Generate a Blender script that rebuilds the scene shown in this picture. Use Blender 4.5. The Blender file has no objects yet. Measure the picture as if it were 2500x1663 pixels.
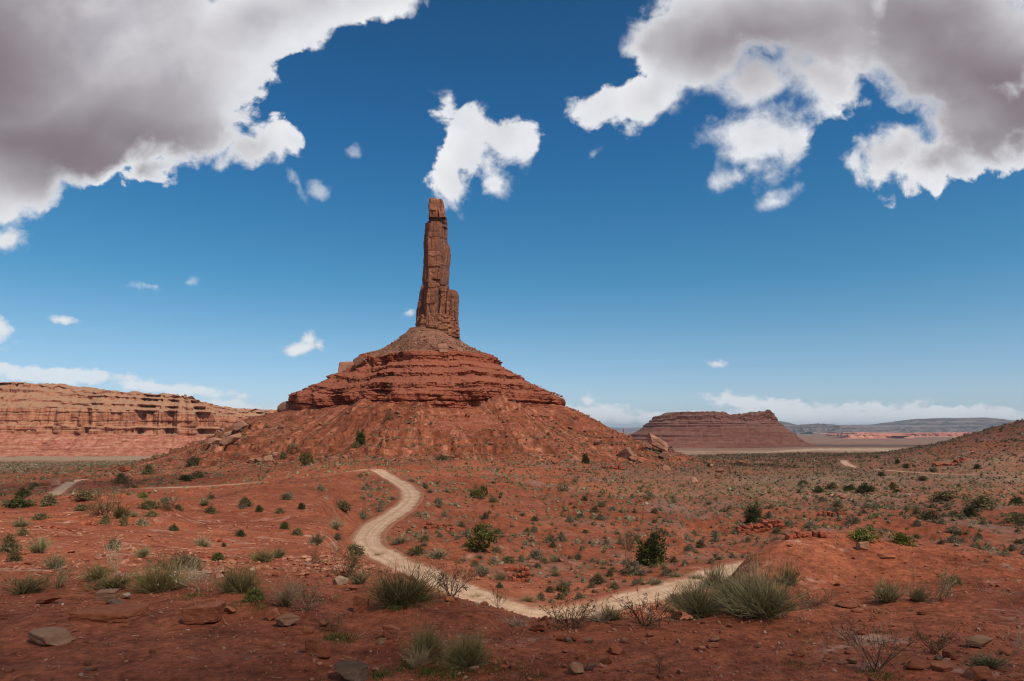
import bpy, math, random
import numpy as np

# ------------------------------------------------------------------ frame of reference
W, H, F, HY, CZ = 2500.0, 1663.0, 1667.0, 1050.0, 2.2   # photograph size, focal length and horizon row, eye height
scene = bpy.context.scene
col = scene.collection
rad = math.radians

# ------------------------------------------------------------------ camera
cam_data = bpy.data.cameras.new("camera")
cam = bpy.data.objects.new("camera", cam_data)
col.objects.link(cam)
cam.location = (0, 0, CZ)
cam.rotation_euler = (rad(90), 0, 0)
cam_data.sensor_width = 36
cam_data.lens = 36 * F / W
cam_data.shift_y = (HY - H / 2) / W
cam_data.clip_start = 0.2
cam_data.clip_end = 150000
scene.camera = cam

# ------------------------------------------------------------------ colour management and sampling
scene.view_settings.view_transform = 'Standard'
scene.view_settings.look = 'None'
scene.view_settings.gamma = 1
scene.view_settings.exposure = 0.0
scene.view_settings.use_curve_mapping = False
cy = scene.cycles
cy.use_adaptive_sampling = True
cy.adaptive_threshold = 0.015
cy.max_bounces = 5
cy.diffuse_bounces = 2
cy.glossy_bounces = 1
cy.transparent_max_bounces = 8
cy.volume_bounces = 0
cy.use_denoising = True
cy.denoiser = "OPENIMAGEDENOISE"
cy.denoising_input_passes = "RGB_ALBEDO_NORMAL"
cy.filter_width = 1.15
cy.sample_clamp_indirect = 4

# ------------------------------------------------------------------ node helpers
class NT:
    def __init__(self, tree):
        self.t = tree
    def n(self, kind, **kw):
        nd = self.t.nodes.new(kind)
        for k, v in kw.items():
            setattr(nd, k, v)
        return nd
    def link(self, a, b):
        self.t.links.new(a, b)
    def put(self, sock, v):
        if isinstance(v, bpy.types.NodeSocket):
            self.link(v, sock)
        elif v is not None:
            if isinstance(v, (tuple, list)) and len(v) == 3 and sock.type == 'RGBA':
                v = (*v, 1)
            sock.default_value = v
    def math(self, op, a, b=None, c=None, clamp=False):
        nd = self.n('ShaderNodeMath', operation=op, use_clamp=clamp)
        for i, v in enumerate((a, b, c)):
            if v is not None:
                self.put(nd.inputs[i], v)
        return nd.outputs[0]
    def vmath(self, op, a, b=None, out=0, scale=None):
        nd = self.n('ShaderNodeVectorMath', operation=op)
        self.put(nd.inputs[0], a)
        if b is not None:
            self.put(nd.inputs[1], b)
        if scale is not None:
            self.put(nd.inputs['Scale'], scale)
        return nd.outputs[out]
    def noise(self, vec, scale, detail=4, rough=0.55, dist=0.0, out=0, lac=2.0):
        nd = self.n('ShaderNodeTexNoise')
        self.put(nd.inputs['Vector'], vec)
        nd.inputs['Scale'].default_value = scale
        nd.inputs['Detail'].default_value = detail
        nd.inputs['Roughness'].default_value = rough
        nd.inputs['Distortion'].default_value = dist
        nd.inputs['Lacunarity'].default_value = lac
        return nd.outputs[out]
    def voronoi(self, vec, scale, feature='F1', out=0, rnd=1.0):
        nd = self.n('ShaderNodeTexVoronoi', feature=feature)
        self.put(nd.inputs['Vector'], vec)
        nd.inputs['Scale'].default_value = scale
        nd.inputs['Randomness'].default_value = rnd
        return nd.outputs[out]
    def map(self, vec, loc=(0, 0, 0), rot=(0, 0, 0), scale=(1, 1, 1), kind='POINT'):
        nd = self.n('ShaderNodeMapping', vector_type=kind)
        self.put(nd.inputs['Vector'], vec)
        nd.inputs['Location'].default_value = loc
        nd.inputs['Rotation'].default_value = rot
        nd.inputs['Scale'].default_value = scale
        return nd.outputs[0]
    def step(self, v, a, b, lo=0.0, hi=1.0, smooth=True):
        nd = self.n('ShaderNodeMapRange', interpolation_type='SMOOTHSTEP' if smooth else 'LINEAR')
        self.put(nd.inputs[0], v)
        nd.inputs[1].default_value = a
        nd.inputs[2].default_value = b
        nd.inputs[3].default_value = lo
        nd.inputs[4].default_value = hi
        return nd.outputs[0]
    def mix(self, fac, a, b):
        nd = self.n('ShaderNodeMix', data_type='RGBA')
        self.put(nd.inputs[0], fac)
        self.put(nd.inputs[6], a)
        self.put(nd.inputs[7], b)
        return nd.outputs[2]
    def mul(self, col_, fac):
        nd = self.n('ShaderNodeMix', data_type='RGBA', blend_type='MULTIPLY')
        nd.inputs[0].default_value = 1
        self.put(nd.inputs[6], col_)
        self.put(nd.inputs[7], fac)
        return nd.outputs[2]
    def ramp(self, v, stops, interp='LINEAR'):
        nd = self.n('ShaderNodeValToRGB')
        cr = nd.color_ramp
        cr.interpolation = interp
        while len(cr.elements) < len(stops):
            cr.elements.new(0.5)
        for e, (p, c) in zip(cr.elements, stops):
            e.position = p
            e.color = (*c, 1)
        self.put(nd.inputs[0], v)
        return nd.outputs[0]

# ------------------------------------------------------------------ sun and sky
SUN_AZ, SUN_EL = rad(134), rad(52)          # azimuth clockwise from the viewing direction: behind the camera, to its right
SUN = np.array([math.sin(SUN_AZ) * math.cos(SUN_EL), math.cos(SUN_AZ) * math.cos(SUN_EL), math.sin(SUN_EL)])
sun_data = bpy.data.lights.new("sun", 'SUN')
sun_data.energy = 4.4
sun_data.angle = rad(0.53)
sun_data.color = (1.0, 0.92, 0.80)
sun = bpy.data.objects.new("sun", sun_data)
col.objects.link(sun)
from mathutils import Vector
sun.rotation_euler = Vector(SUN).to_track_quat('Z', 'Y').to_euler()
sun.location = (60, -80, 120)

world = bpy.data.worlds.new("World")
scene.world = world
world.use_nodes = True
wt = NT(world.node_tree)
world.node_tree.nodes.clear()
SKY_STRENGTH = 0.10
sky = wt.n('ShaderNodeTexSky', sky_type='NISHITA')
sky.sun_disc = False
sky.sun_elevation = SUN_EL
sky.sun_rotation = SUN_AZ
sky.altitude = 1400
sky.air_density = 1.0
sky.dust_density = 0.7
sky.ozone_density = 1.6
tc = wt.n('ShaderNodeTexCoord')
sep = wt.n('ShaderNodeSeparateXYZ')
wt.link(tc.outputs['Generated'], sep.inputs[0])
dx, dy, dz = sep.outputs
# saturated, polarised-looking blue of the real sky: one tint for the whole dome, paler towards the horizon
elev = wt.math('MAXIMUM', dz, 0.0)
tint = wt.ramp(elev, [(0.0, (0.74, 0.86, 1.16)), (0.05, (0.80, 0.92, 1.10)), (0.12, (0.66, 0.92, 1.02)), (0.205, (0.365, 0.86, 0.99)), (0.313, (0.236, 0.78, 1.0)), (0.41, (0.171, 0.69, 0.98)), (0.55, (0.148, 0.56, 0.80))])
sky_col = wt.mul(sky.outputs[0], tint)

# clouds: cells in the direction space of the dome, each an ellipse broken up by noise
den = wt.math('MAXIMUM', dy, 0.06)
u = wt.math('DIVIDE', dx, den)
v = wt.math('DIVIDE', dz, den)
cmb = wt.n('ShaderNodeCombineXYZ')
wt.link(u, cmb.inputs[0]); wt.link(v, cmb.inputs[1])
P = cmb.outputs[0]
def uv(px, py):
    return ((px - 1250) / F, (HY - py) / F)
# (centre x, centre y, half length, half height, turn in degrees)
BIG = [
    (-60, 60, 420, 380, 0), (250, 60, 330, 320, 10), (190, 300, 330, 150, 12), (430, 190, 250, 180, 20), (620, 40, 320, 120, 18),
    (800, -30, 300, 110, 14), (480, 300, 150, 80, 8), (40, 420, 240, 95, 16), (620, 355, 80, 50, 30), (712, 335, 24, 34, 40), (365, 410, 62, 36, 15), (10, 575, 56, 42, 10), (-40, 500, 120, 70, 10),
    (1480, 255, 85, 46, 12), (1590, 235, 120, 62, 18), (1580, 120, 65, 70, 30), (1700, 100, 180, 120, 10), (1900, 30, 330, 120, 0),
    (1840, 190, 90, 60, 25), (2010, 190, 120, 75, -20), (2010, 262, 62, 28, 10), (2050, 110, 160, 100, 0),
    (2330, 90, 260, 210, 0), (2410, 300, 180, 120, 20), (2190, 375, 110, 66, 20), (2290, 390, 150, 66, 14), (2215, 452, 44, 24, 20), (2480, 340, 80, 80, 0),
    (1840, 335, 130, 74, 14), (1745, 325, 66, 36, 25), (1790, 432, 74, 28, 12), (1850, 400, 70, 30, 10), (1930, 355, 44, 52, 10), (1895, 490, 56, 16, 25),
    (1085, 268, 30, 44, 20), (1150, 305, 78, 38, -14), (1225, 340, 88, 52, -14), (1276, 348, 34, 60, 10), (1135, 385, 76, 54, 40), (1105, 440, 54, 66, 10), (1212, 452, 36, 32, -35),
]
SMALL = [
    (735, 851, 60, 16, 4), (757, 832, 26, 22, 0), (780, 842, 18, 18, 0), (1000, 763, 13, 9, 10), (157, 785, 32, 9, -6), (-6, 800, 32, 32, 0), (1754, 886, 19, 5, 0),
]
WISP = [(866, 378, 28, 17, 15), (770, 460, 36, 18, -20), (728, 452, 12, 34, 30), (362, 699, 42, 10, -8), (686, 543, 14, 8, 0), (1450, 375, 20, 8, 35), (0, 850, 20, 8, 0), (430, 712, 20, 6, -8), (465, 690, 8, 6, 0)]
LOW = [
    (120, 915, 240, 22, -3), (420, 950, 190, 16, -6), (560, 1000, 140, 26, 0),
    (1432, 985, 22, 22, 0), (1470, 1010, 130, 22, -3), (1420, 1025, 110, 22, 0), (1775, 972, 66, 15, 0), (1850, 985, 150, 20, -3), (1930, 1005, 160, 22, 0), (2110, 1000, 130, 18, 0), (2220, 992, 60, 14, 0), (2330, 1010, 220, 22, 0), (2150, 1022, 500, 20, 0), (1650, 1022, 200, 18, 0),
]
def blob_field(vec, blobs, k=14.0):
    """signed depth inside the cells, in units of 1/F"""
    acc = None
    for (cx, cy_, a, b, ang) in blobs:
        cu, cv = uv(cx, cy_)
        if acc is not None:                      # keeps the cells in one chain, each evaluated after the one before
            ch = wt.n('ShaderNodeVectorMath', operation='MULTIPLY_ADD')
            wt.put(ch.inputs[0], acc); ch.inputs[1].default_value = (1e-9, 1e-9, 0); wt.put(ch.inputs[2], vec)
            vec_ = ch.outputs[0]
        else:
            vec_ = vec
        m = wt.map(vec_, loc=(cu, cv, 0), rot=(0, 0, rad(ang)), scale=(a / F, b / F, 1), kind='TEXTURE')
        l = wt.vmath('LENGTH', m, out=1)
        s = min(a, b) * 0.8 + 0.2 * max(a, b)
        l = wt.math('MULTIPLY_ADD', l, -s, s)
        acc = l if acc is None else wt.math('SMOOTH_MAX', acc, l, k)
    return acc
def centred(nz):
    return wt.math('SUBTRACT', nz, 0.5)
def swirl(vec, scale, amount, detail=2):
    return wt.vmath('ADD', vec, wt.vmath('SCALE', wt.vmath('SUBTRACT', wt.noise(vec, scale, detail, 0.55, out=1), (0.5, 0.5, 0.5)), scale=amount))
Pw = swirl(swirl(P, 5, 0.035), 15, 0.030, 3)
Ps = swirl(P, 30, 0.018, 4)
fb = blob_field(Pw, BIG)
fs = blob_field(Ps, SMALL, 3.0)
fl = blob_field(Ps, LOW, 8.0)
fw = blob_field(Ps, WISP, 3.0)
n1 = wt.noise(Pw, 9, 3, 0.5)
n2 = wt.noise(P, 19, 10, 0.605, 0.25)
soft = wt.step(wt.noise(wt.vmath('ADD', P, (5.1, 2.2, 0)), 3.2, 2, 0.5), 0.38, 0.66, 18.0, 85.0)
raw_b = wt.math('ADD', fb, wt.math('ADD', wt.math('MULTIPLY', centred(n1), 90), wt.math('MULTIPLY_ADD', centred(n2), 150, 8)))
raw_s = wt.math('ADD', fs, wt.math('MULTIPLY_ADD', centred(n2), 70, 4))
raw_l = wt.math('ADD', fl, wt.math('MULTIPLY', centred(wt.noise(wt.vmath('MULTIPLY', P, (1, 1.5, 1)), 42, 7, 0.6)), 105))
raw_w = wt.math('ADD', fw, wt.math('MULTIPLY_ADD', centred(n2), 95, -1))
front = wt.step(dy, 0.05, 0.25)
# beyond the frame the same broken cloud cover goes on
PB = wt.vmath('MULTIPLY', tc.outputs['Generated'], (1, 1, 2.2))
back_n = wt.noise(PB, 2.6, 6, 0.6)
back = wt.math('MULTIPLY', wt.step(back_n, 0.44, 0.58), wt.math('SUBTRACT', 1.0, front))
a_b = wt.math('MULTIPLY', wt.math('MULTIPLY', 0.96, wt.step(wt.math('DIVIDE', wt.math('SUBTRACT', raw_b, -4.0), soft), 0.0, 1.0)), front)
a_s = wt.math('MULTIPLY', wt.step(raw_s, -2.0, 16), wt.math('MULTIPLY', front, 0.9))
a_w = wt.math('MULTIPLY', wt.step(raw_w, -4.0, 26), wt.math('MULTIPLY', front, 0.62))
a_s = wt.math('MAXIMUM', a_s, a_w)
a_l = wt.math('MULTIPLY', wt.step(raw_l, -5.0, 20), wt.math('MULTIPLY', front, 0.72))
above = wt.step(dz, -0.01, 0.01)
alpha = wt.math('MULTIPLY', wt.math('MAXIMUM', wt.math('MAXIMUM', a_b, a_s), wt.math('MAXIMUM', a_l, back)), above)
# thick cells are grey underneath, thin rims and bulges towards the sun are white
THICK = [(40, 350, 480, 105, -8), (-60, 170, 220, 260, 20), (360, 330, 240, 70, -10), (120, 395, 200, 55, 14), (2400, 190, 340, 170, -28), (2420, 330, 170, 80, 15), (1850, 85, 260, 60, 4)]
ft = blob_field(wt.vmath('ADD', P, wt.vmath('SCALE', wt.vmath('SUBTRACT', Pw, P), scale=0.8)), THICK, 30.0)
broad = wt.noise(wt.vmath('ADD', P, (1.1, 7.2, 0)), 6.5, 4, 0.5, 0.4)
thick = wt.math('MULTIPLY', wt.step(wt.math('ADD', ft, wt.math('MULTIPLY', centred(wt.noise(wt.vmath('ADD', P, (2.7, 4.4, 0)), 3.4, 4, 0.5, 0.5)), 420)), -170, 210), wt.step(raw_b, 0, 75))
body = wt.step(wt.math('ADD', raw_b, wt.math('MULTIPLY', centred(broad), 260)), 10, 190)
base_c = wt.mix(body, (0.80, 0.81, 0.845), (0.50, 0.475, 0.515))
base_c = wt.mix(wt.step(broad, 0.45, 0.62), base_c, wt.mix(body, (0.93, 0.93, 0.94), (0.60, 0.575, 0.605)))
cl = wt.mix(thick, base_c, (0.235, 0.192, 0.203))
relief = wt.math('MULTIPLY_ADD', centred(n2), wt.math('MULTIPLY_ADD', thick, -0.30, 0.48), 1.0)
cl = wt.mul(cl, relief)
cl = wt.mix(wt.math('MULTIPLY', wt.math('MAXIMUM', a_s, a_l), wt.math('SUBTRACT', 1.0, a_b)), cl, wt.mix(wt.step(wt.math('MAXIMUM', raw_s, raw_l), 2, 26), (0.66, 0.70, 0.76), (0.87, 0.89, 0.91)))
cl = wt.mix(wt.math('SUBTRACT', 1.0, front), cl, (0.46, 0.44, 0.45))
cl = wt.vmath('SCALE', cl, scale=1.0 / SKY_STRENGTH)
final = wt.mix(alpha, sky_col, cl)
bg = wt.n('ShaderNodeBackground')
bg.inputs['Strength'].default_value = SKY_STRENGTH
wt.link(final, bg.inputs[0])
wo = wt.n('ShaderNodeOutputWorld')
wt.link(bg.outputs[0], wo.inputs[0])
world.cycles.sampling_method = 'MANUAL'
world.cycles.sample_map_resolution = 512

# ================================================================== numeric helpers
rng = np.random.default_rng(11)

def _hash(ix, iy, iz, seed):
    h = (ix.astype(np.int64) * 374761393 + iy.astype(np.int64) * 668265263 + iz.astype(np.int64) * 2147483647 + seed * 974634541) & 0xffffffff
    h = ((h ^ (h >> 13)) * 1274126177) & 0xffffffff
    h = h ^ (h >> 16)
    return (h & 0xffffff) / float(0xffffff)

def vnoise(x, y, z=None, seed=0):
    """smooth value noise in -1..1"""
    x = np.asarray(x, float); y = np.asarray(y, float)
    if z is None:
        x0 = np.floor(x); y0 = np.floor(y)
        fx = x - x0; fy = y - y0
        fx = fx * fx * fx * (fx * (fx * 6 - 15) + 10); fy = fy * fy * fy * (fy * (fy * 6 - 15) + 10)
        o = np.zeros_like(x0)
        a = _hash(x0, y0, o, seed); b = _hash(x0 + 1, y0, o, seed); c = _hash(x0, y0 + 1, o, seed); d = _hash(x0 + 1, y0 + 1, o, seed)
        return ((a + (b - a) * fx) * (1 - fy) + (c + (d - c) * fx) * fy) * 2 - 1
    z = np.asarray(z, float)
    x, y, z = np.broadcast_arrays(x, y, z)
    x0 = np.floor(x); y0 = np.floor(y); z0 = np.floor(z)
    fx = x - x0; fy = y - y0; fz = z - z0
    fx = fx * fx * (3 - 2 * fx); fy = fy * fy * (3 - 2 * fy); fz = fz * fz * (3 - 2 * fz)
    r = 0
    for k in (0, 1):
        a = _hash(x0, y0, z0 + k, seed); b = _hash(x0 + 1, y0, z0 + k, seed); c = _hash(x0, y0 + 1, z0 + k, seed); d = _hash(x0 + 1, y0 + 1, z0 + k, seed)
        m = (a + (b - a) * fx) * (1 - fy) + (c + (d - c) * fx) * fy
        r = r + m * (fz if k else 1 - fz)
    return r * 2 - 1

def fbm(x, y, z=None, octaves=4, gain=0.5, seed=0):
    s = 0; a = 1; n = 0; f = 1.0
    c, sn = math.cos(0.6), math.sin(0.6)
    for i in range(octaves):
        s = s + a * vnoise((x * c - y * sn) * f if i % 2 else x * f, (x * sn + y * c) * f if i % 2 else y * f, None if z is None else z * f, seed + i * 17)
        n += a; a *= gain; f *= 2.03
    return s / n

def cells(u_, v_, seed=0, jit=0.35):
    """blocky random value per cell of a loose brick bond, -1..1, and the distance to the nearest joint"""
    r = np.floor(v_)
    uu = u_ + _hash(r, r * 0, r * 0, seed) * 7.3
    uu = uu + jit * vnoise(uu * 1.3, r * 3.1, seed=seed + 5)
    c = np.floor(uu)
    val = _hash(c, r, c * 0 + 3, seed + 9) * 2 - 1
    fu = uu - c; fv = v_ - r
    edge = np.minimum(np.minimum(fu, 1 - fu), np.minimum(fv, 1 - fv))
    return val, edge

def sstep(x, a, b):
    t = np.clip((x - a) / (b - a), 0, 1)
    return t * t * (3 - 2 * t)

def smax(a, b, k):
    h = np.clip(0.5 + 0.5 * (a - b) / k, 0, 1)
    return b + (a - b) * h + k * h * (1 - h)

def link(o, parent=None):
    col.objects.link(o)
    if parent is not None:
        o.parent = parent
    return o

def make_mesh(name, verts, faces=None, tris=None, quads=None, smooth=False):
    me = bpy.data.meshes.new(name)
    verts = np.asarray(verts, np.float32)
    me.vertices.add(len(verts))
    me.vertices.foreach_set('co', verts.ravel())
    parts = []
    if tris is not None and len(tris): parts.append(np.asarray(tris, np.int32))
    if quads is not None and len(quads): parts.append(np.asarray(quads, np.int32))
    nl = sum(p.size for p in parts)
    me.loops.add(nl)
    me.loops.foreach_set('vertex_index', np.concatenate([p.ravel() for p in parts]))
    tot = np.concatenate([np.full(len(p), p.shape[1], np.int32) for p in parts])
    start = np.concatenate([[0], np.cumsum(tot)[:-1]]).astype(np.int32)
    me.polygons.add(len(tot))
    me.polygons.foreach_set('loop_start', start)
    me.polygons.foreach_set('use_smooth', np.full(len(tot), smooth, bool))
    me.update(calc_edges=True)
    return me

def add_obj(name, me, mat=None, parent=None, loc=(0, 0, 0)):
    o = bpy.data.objects.new(name, me)
    o.location = loc
    if mat is not None and not me.materials:
        me.materials.append(mat)
    return link(o, parent)

def tag(o, label=None, cat=None, group=None, kind=None):
    if label: o['label'] = label
    if cat: o['category'] = cat
    if group: o['group'] = group
    if kind: o['kind'] = kind
    return o

def empty(name, loc, label, cat, group=None):
    o = bpy.data.objects.new(name, None)
    o.location = loc
    o.empty_display_size = 0.2
    link(o)
    return tag(o, label, cat, group)

def attr(me, name, vals):
    a = me.attributes.new(name, 'FLOAT', 'POINT')
    a.data.foreach_set('value', np.asarray(vals, np.float32))

def grid_quads(nr, nc, wrap=False):
    i = np.arange(nr - 1)[:, None] * nc
    j = np.arange(nc if wrap else nc - 1)[None, :]
    j2 = (j + 1) % nc
    return np.stack([i + j, i + j2, i + nc + j2, i + nc + j], -1).reshape(-1, 4)

# ================================================================== the lie of the land (heights relative to the eye)
KD = {}
FAR = [(1200, -40), (3000, -62), (8000, -100), (45000, -110)]
def Y(d, py):
    return (d, (HY - py) / F * d)
NEAR = [(1.0, -2.2), (3.0, -2.2), (6.0, -2.2)]
COLS = [
    (0,    NEAR + [Y(8.6, 1480), Y(13, 1400), Y(24, 1310), (33, -4.25), Y(42, 1233), (80, -12), Y(170, 1215), Y(250, 1180), Y(400, 1148), Y(700, 1126)] + FAR),
    (286,  NEAR + [Y(8.8, 1470), Y(13, 1400), Y(25, 1315), (37, -4.6), Y(50, 1219), (85, -12), Y(170, 1205), Y(250, 1165), Y(400, 1140), Y(700, 1125)] + FAR),
    (430,  NEAR + [Y(9.2, 1452), Y(13.5, 1398), Y(27, 1318), (45, -5.4), Y(60, 1215), (97, -11.5), Y(170, 1190), Y(240, 1158), (400, -20.5), (700, -30)] + FAR),
    (573,  NEAR + [Y(9.5, 1440), Y(14, 1395), Y(30, 1320), (52, -6.1), Y(74, 1201), (110, -10.8), Y(170, 1183), Y(230, 1150), (400, -18), (700, -28)] + FAR),
    (680,  NEAR + [Y(9.5, 1440), Y(14.5, 1388), Y(35, 1305), (64, -6.8), Y(92, 1184), (122, -10.2), Y(170, 1166), Y(230, 1138), (400, -17), (700, -28)] + FAR),
    (764,  NEAR + [Y(9.5, 1440), Y(15, 1380), Y(40, 1292), (75, -7.3), Y(110, 1169), (135, -9.6), (170, -10.9), Y(230, 1125), (400, -16), (700, -28)] + FAR),
    (821,  NEAR + [Y(10, 1442), Y(17, 1358), Y(45, 1300), (88, -8.0), Y(138, 1148), (150, -8.8), (175, -9.6), Y(230, 1125), (400, -16), (700, -28)] + FAR),
    (880,  NEAR + [Y(10, 1442), Y(19, 1342), (44, -10.2), (90, -10.3), (142, -9.0), (152, -9.2), (178, -9.7), Y(230, 1125), (400, -16), (700, -28)] + FAR),
    (960,  NEAR + [Y(9.5, 1450), Y(15, 1376), (42, -11), (90, -10.5), (148, -9.4), (165, -9.6), (190, -10.0), Y(235, 1125), (400, -16), (700, -28)] + FAR),
    (1060, NEAR + [Y(9, 1460), Y(12, 1438), (42, -11.2), (90, -10.6), Y(150, 1163), (170, -10.4), Y(195, 1136), (240, -10.6), (400, -16), (700, -28)] + FAR),
    (1200, NEAR + [Y(8.8, 1480), Y(11, 1480), (40, -11.3), Y(85, 1278), Y(140, 1190), (165, -11.5), Y(200, 1140), (245, -11.0), (400, -16), (700, -28)] + FAR),
    (1320, NEAR + [Y(8.3, 1505), (11, -3.2), (40, -11.3), Y(88, 1292), (150, -13.2), (170, -13.1), (200, -12.5), (250, -12.0), (400, -16), (700, -28)] + FAR),
    (1500, NEAR + [Y(8.5, 1495), (11, -3.2), (40, -11.3), (90, -13.2), (160, -14.0), (180, -14.0), (210, -13.8), (260, -13.5), (400, -18), (700, -28)] + FAR),
    (1700, NEAR + [Y(8.6, 1495), (11, -3.1), (40, -11.1), (90, -13.5), (170, -15.3), (200, -15.0), Y(240, 1151), (300, -16), (420, -19), (700, -25)] + FAR),
    (1790, NEAR + [Y(9.2, 1460), Y(12.5, 1402), (38, -11), (90, -13.5), (170, -15.2), (200, -15.2), (250, -15.5), (330, -17), (450, -19), (700, -24)] + FAR),
    (1835, NEAR + [Y(9.8, 1448), Y(13, 1362), (38, -11.2), (90, -13.5), (170, -15.2), (200, -15.3), (255, -15.8), (350, -17.2), (460, -19), (700, -24)] + FAR),
    (1960, NEAR + [Y(10.5, 1444), Y(14, 1322), (38, -11.5), (90, -13.5), (165, -14.9), (200, -15.3), Y(270, 1151), (350, -17), Y(460, 1118), (700, -23), (1200, -33), (3000, -60), (8000, -95), (45000, -110)]),
    (2150, NEAR + [Y(10.5, 1446), Y(14, 1338), (38, -11.5), (90, -13.5), (165, -15), (200, -15.6), Y(265, 1154), Y(330, 1122), (480, -17), (700, -24), (1200, -33), (3000, -60), (8000, -95), (45000, -110)]),
    (2300, NEAR + [Y(10.2, 1446), Y(13.5, 1356), (38, -11.5), (90, -13.5), (165, -15), (200, -15.8), Y(255, 1158), Y(375, 1086), (480, -9), (700, -20), (1200, -33), (3000, -60), (8000, -95), (45000, -110)]),
    (2500, NEAR + [Y(10, 1445), Y(12.5, 1377), (38, -11.5), (90, -13.5), (165, -15), (200, -16), Y(245, 1163), Y(420, 1029), (520, 7), (700, 2), (1200, -33), (3000, -60), (8000, -95), (45000, -110)]),
    (2800, NEAR + [Y(10, 1445), Y(12, 1390), (38, -11.5), (90, -13.5), (165, -15), (200, -16), (240, -15), (450, 24), (540, 28), (700, 26), (1200, -20), (3000, -60), (8000, -95), (45000, -110)]),
]
NK = len(COLS[0][1])
for c in COLS:
    assert len(c[1]) == NK, (c[0], len(c[1]), NK)
col_az = np.array([math.atan2((c[0] - 1250) / F, 1) for c in COLS])
col_ld = np.array([[math.log(k[0]) for k in c[1]] for c in COLS])
col_z = np.array([[k[1] for k in c[1]] for c in COLS])
T_AZ = np.linspace(rad(-62), rad(62), 420)
T_LD = np.linspace(0, math.log(45000), 640)
_ld = np.array([np.interp(T_AZ, col_az, col_ld[:, k]) for k in range(NK)]).T
_z = np.array([np.interp(T_AZ, col_az, col_z[:, k]) for k in range(NK)]).T
# depth y of the columns -> distance r along the azimuth is used as log of y; keep the table in (azimuth, log y)
TAB = np.array([np.interp(T_LD, _ld[i], _z[i]) for i in range(len(T_AZ))])
def blur(a, s, axis):
    n = int(3 * s) + 1
    k = np.exp(-0.5 * (np.arange(-n, n + 1) / s) ** 2); k /= k.sum()
    pad = [(0, 0), (0, 0)]; pad[axis] = (n, n)
    p = np.pad(a, pad, mode='edge')
    return sum(k[i] * np.take(p, np.arange(i, i + a.shape[axis]), axis) for i in range(2 * n + 1))
TAB = blur(blur(TAB, 3.0, 0), 2.6, 1)

def base_h(x, y):
    """broad shape of the ground, relative to the eye"""
    az = np.arctan2(x, np.maximum(y, 1e-6))
    az = np.where(y <= 0, np.sign(x) * rad(62), az)
    r = np.hypot(x, y)
    # columns give the depth along the viewing direction; out to the sides use the distance
    dd = np.where(y > 0.5 * r, y, 0.5 * r)
    ld = np.log(np.maximum(dd, 1.0))
    fi = np.clip((az - T_AZ[0]) / (T_AZ[1] - T_AZ[0]), 0, len(T_AZ) - 1.001)
    fj = np.clip((ld - T_LD[0]) / (T_LD[1] - T_LD[0]), 0, len(T_LD) - 1.001)
    i = fi.astype(int); j = fj.astype(int); a = fi - i; b = fj - j
    return (TAB[i, j] * (1 - a) + TAB[i + 1, j] * a) * (1 - b) + (TAB[i, j + 1] * (1 - a) + TAB[i + 1, j + 1] * a) * b

# ---- the butte's cone
BX, BY = -48.5, 400.0
def butte_polar(x, y):
    ddx = x - BX; ddy = y - BY
    th = np.arctan2(ddx, -ddy)              # 0 faces the camera, positive to its right
    return np.hypot(ddx, ddy), th
def plan_mod(th):
    """how far the plan of the cone departs from a circle: a prow towards the camera"""
    return 1 + 0.05 * np.cos(4 * (th + 0.06)) + 0.035 * np.cos(8 * (th + 0.06)) * np.exp(-(th / 0.6) ** 2) + 0.05 * fbm(np.sin(th) * 2.3 + 4, np.cos(th) * 2.3, octaves=3, seed=3)
PROF_R = np.array([0, 60, 76, 86, 97, 114, 140, 165, 200, 240, 300])
PROF_Z = np.array([13, 13, 10.4, 5.6, 0.9, -5.6, -14.4, -22.2, -30, -42, -64.0])
def cone_h(x, y):
    r, th = butte_polar(x, y)
    gul = fbm(th * 16, r / 70, octaves=3, seed=8) + 0.5 * fbm(th * 45, r / 60, octaves=2, seed=9)
    rr = r / plan_mod(th) - 4.2 * gul * sstep(r, 74, 115)
    z = np.interp(rr, PROF_R, PROF_Z)
    z = z + 5.0 * np.exp(-((th + 1.35) / 0.5) ** 2 - ((r - 103) / 17) ** 2)            # bench on the left shoulder
    fan = np.maximum(0, fbm(th * 3.2 + 7, th * 0, octaves=3, seed=19) + 0.08)
    return z + 8.5 * fan * np.exp(-((rr - 84) / 15) ** 2)                              # debris fans climbing over the cliff foot

# ---- the road: centre line as (photo column, photo row, height)
def from_px(px, py, z):
    d = z * F / (HY - py)
    return ((px - 1250) / F * d, d, z)
ROAD_PTS = [from_px(*p) for p in [
    (918, 1146, -9.1), (952, 1166, -9.5), (992, 1190, -9.9), (1004, 1216, -10.1), (974, 1248, -10.4), (918, 1284, -10.7), (897, 1322, -11.0),
    (938, 1358, -11.1), (1030, 1400, -11.2), (1120, 1440, -11.3), (1220, 1478, -11.3), (1330, 1500, -11.3), (1440, 1488, -11.2), (1560, 1460, -11.2), (1690, 1424, -11.2),
    (1790, 1392, -11.2), (1870, 1376, -11.2), (2010, 1374, -11.3)]]
def spline(pts, n=24):
    p = np.array(pts, float)
    p = np.vstack([2 * p[0] - p[1], p, 2 * p[-1] - p[-2]])
    out = []
    for i in range(1, len(p) - 2):
        t = np.linspace(0, 1, n, endpoint=False)[:, None]
        a, b, c, d = p[i - 1], p[i], p[i + 1], p[i + 2]
        out.append(0.5 * (2 * b + (c - a) * t + (2 * a - 5 * b + 4 * c - d) * t ** 2 + (3 * b - a - 3 * c + d) * t ** 3))
    out.append(p[-2][None])
    return np.vstack(out)
road_line = spline(ROAD_PTS)

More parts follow.
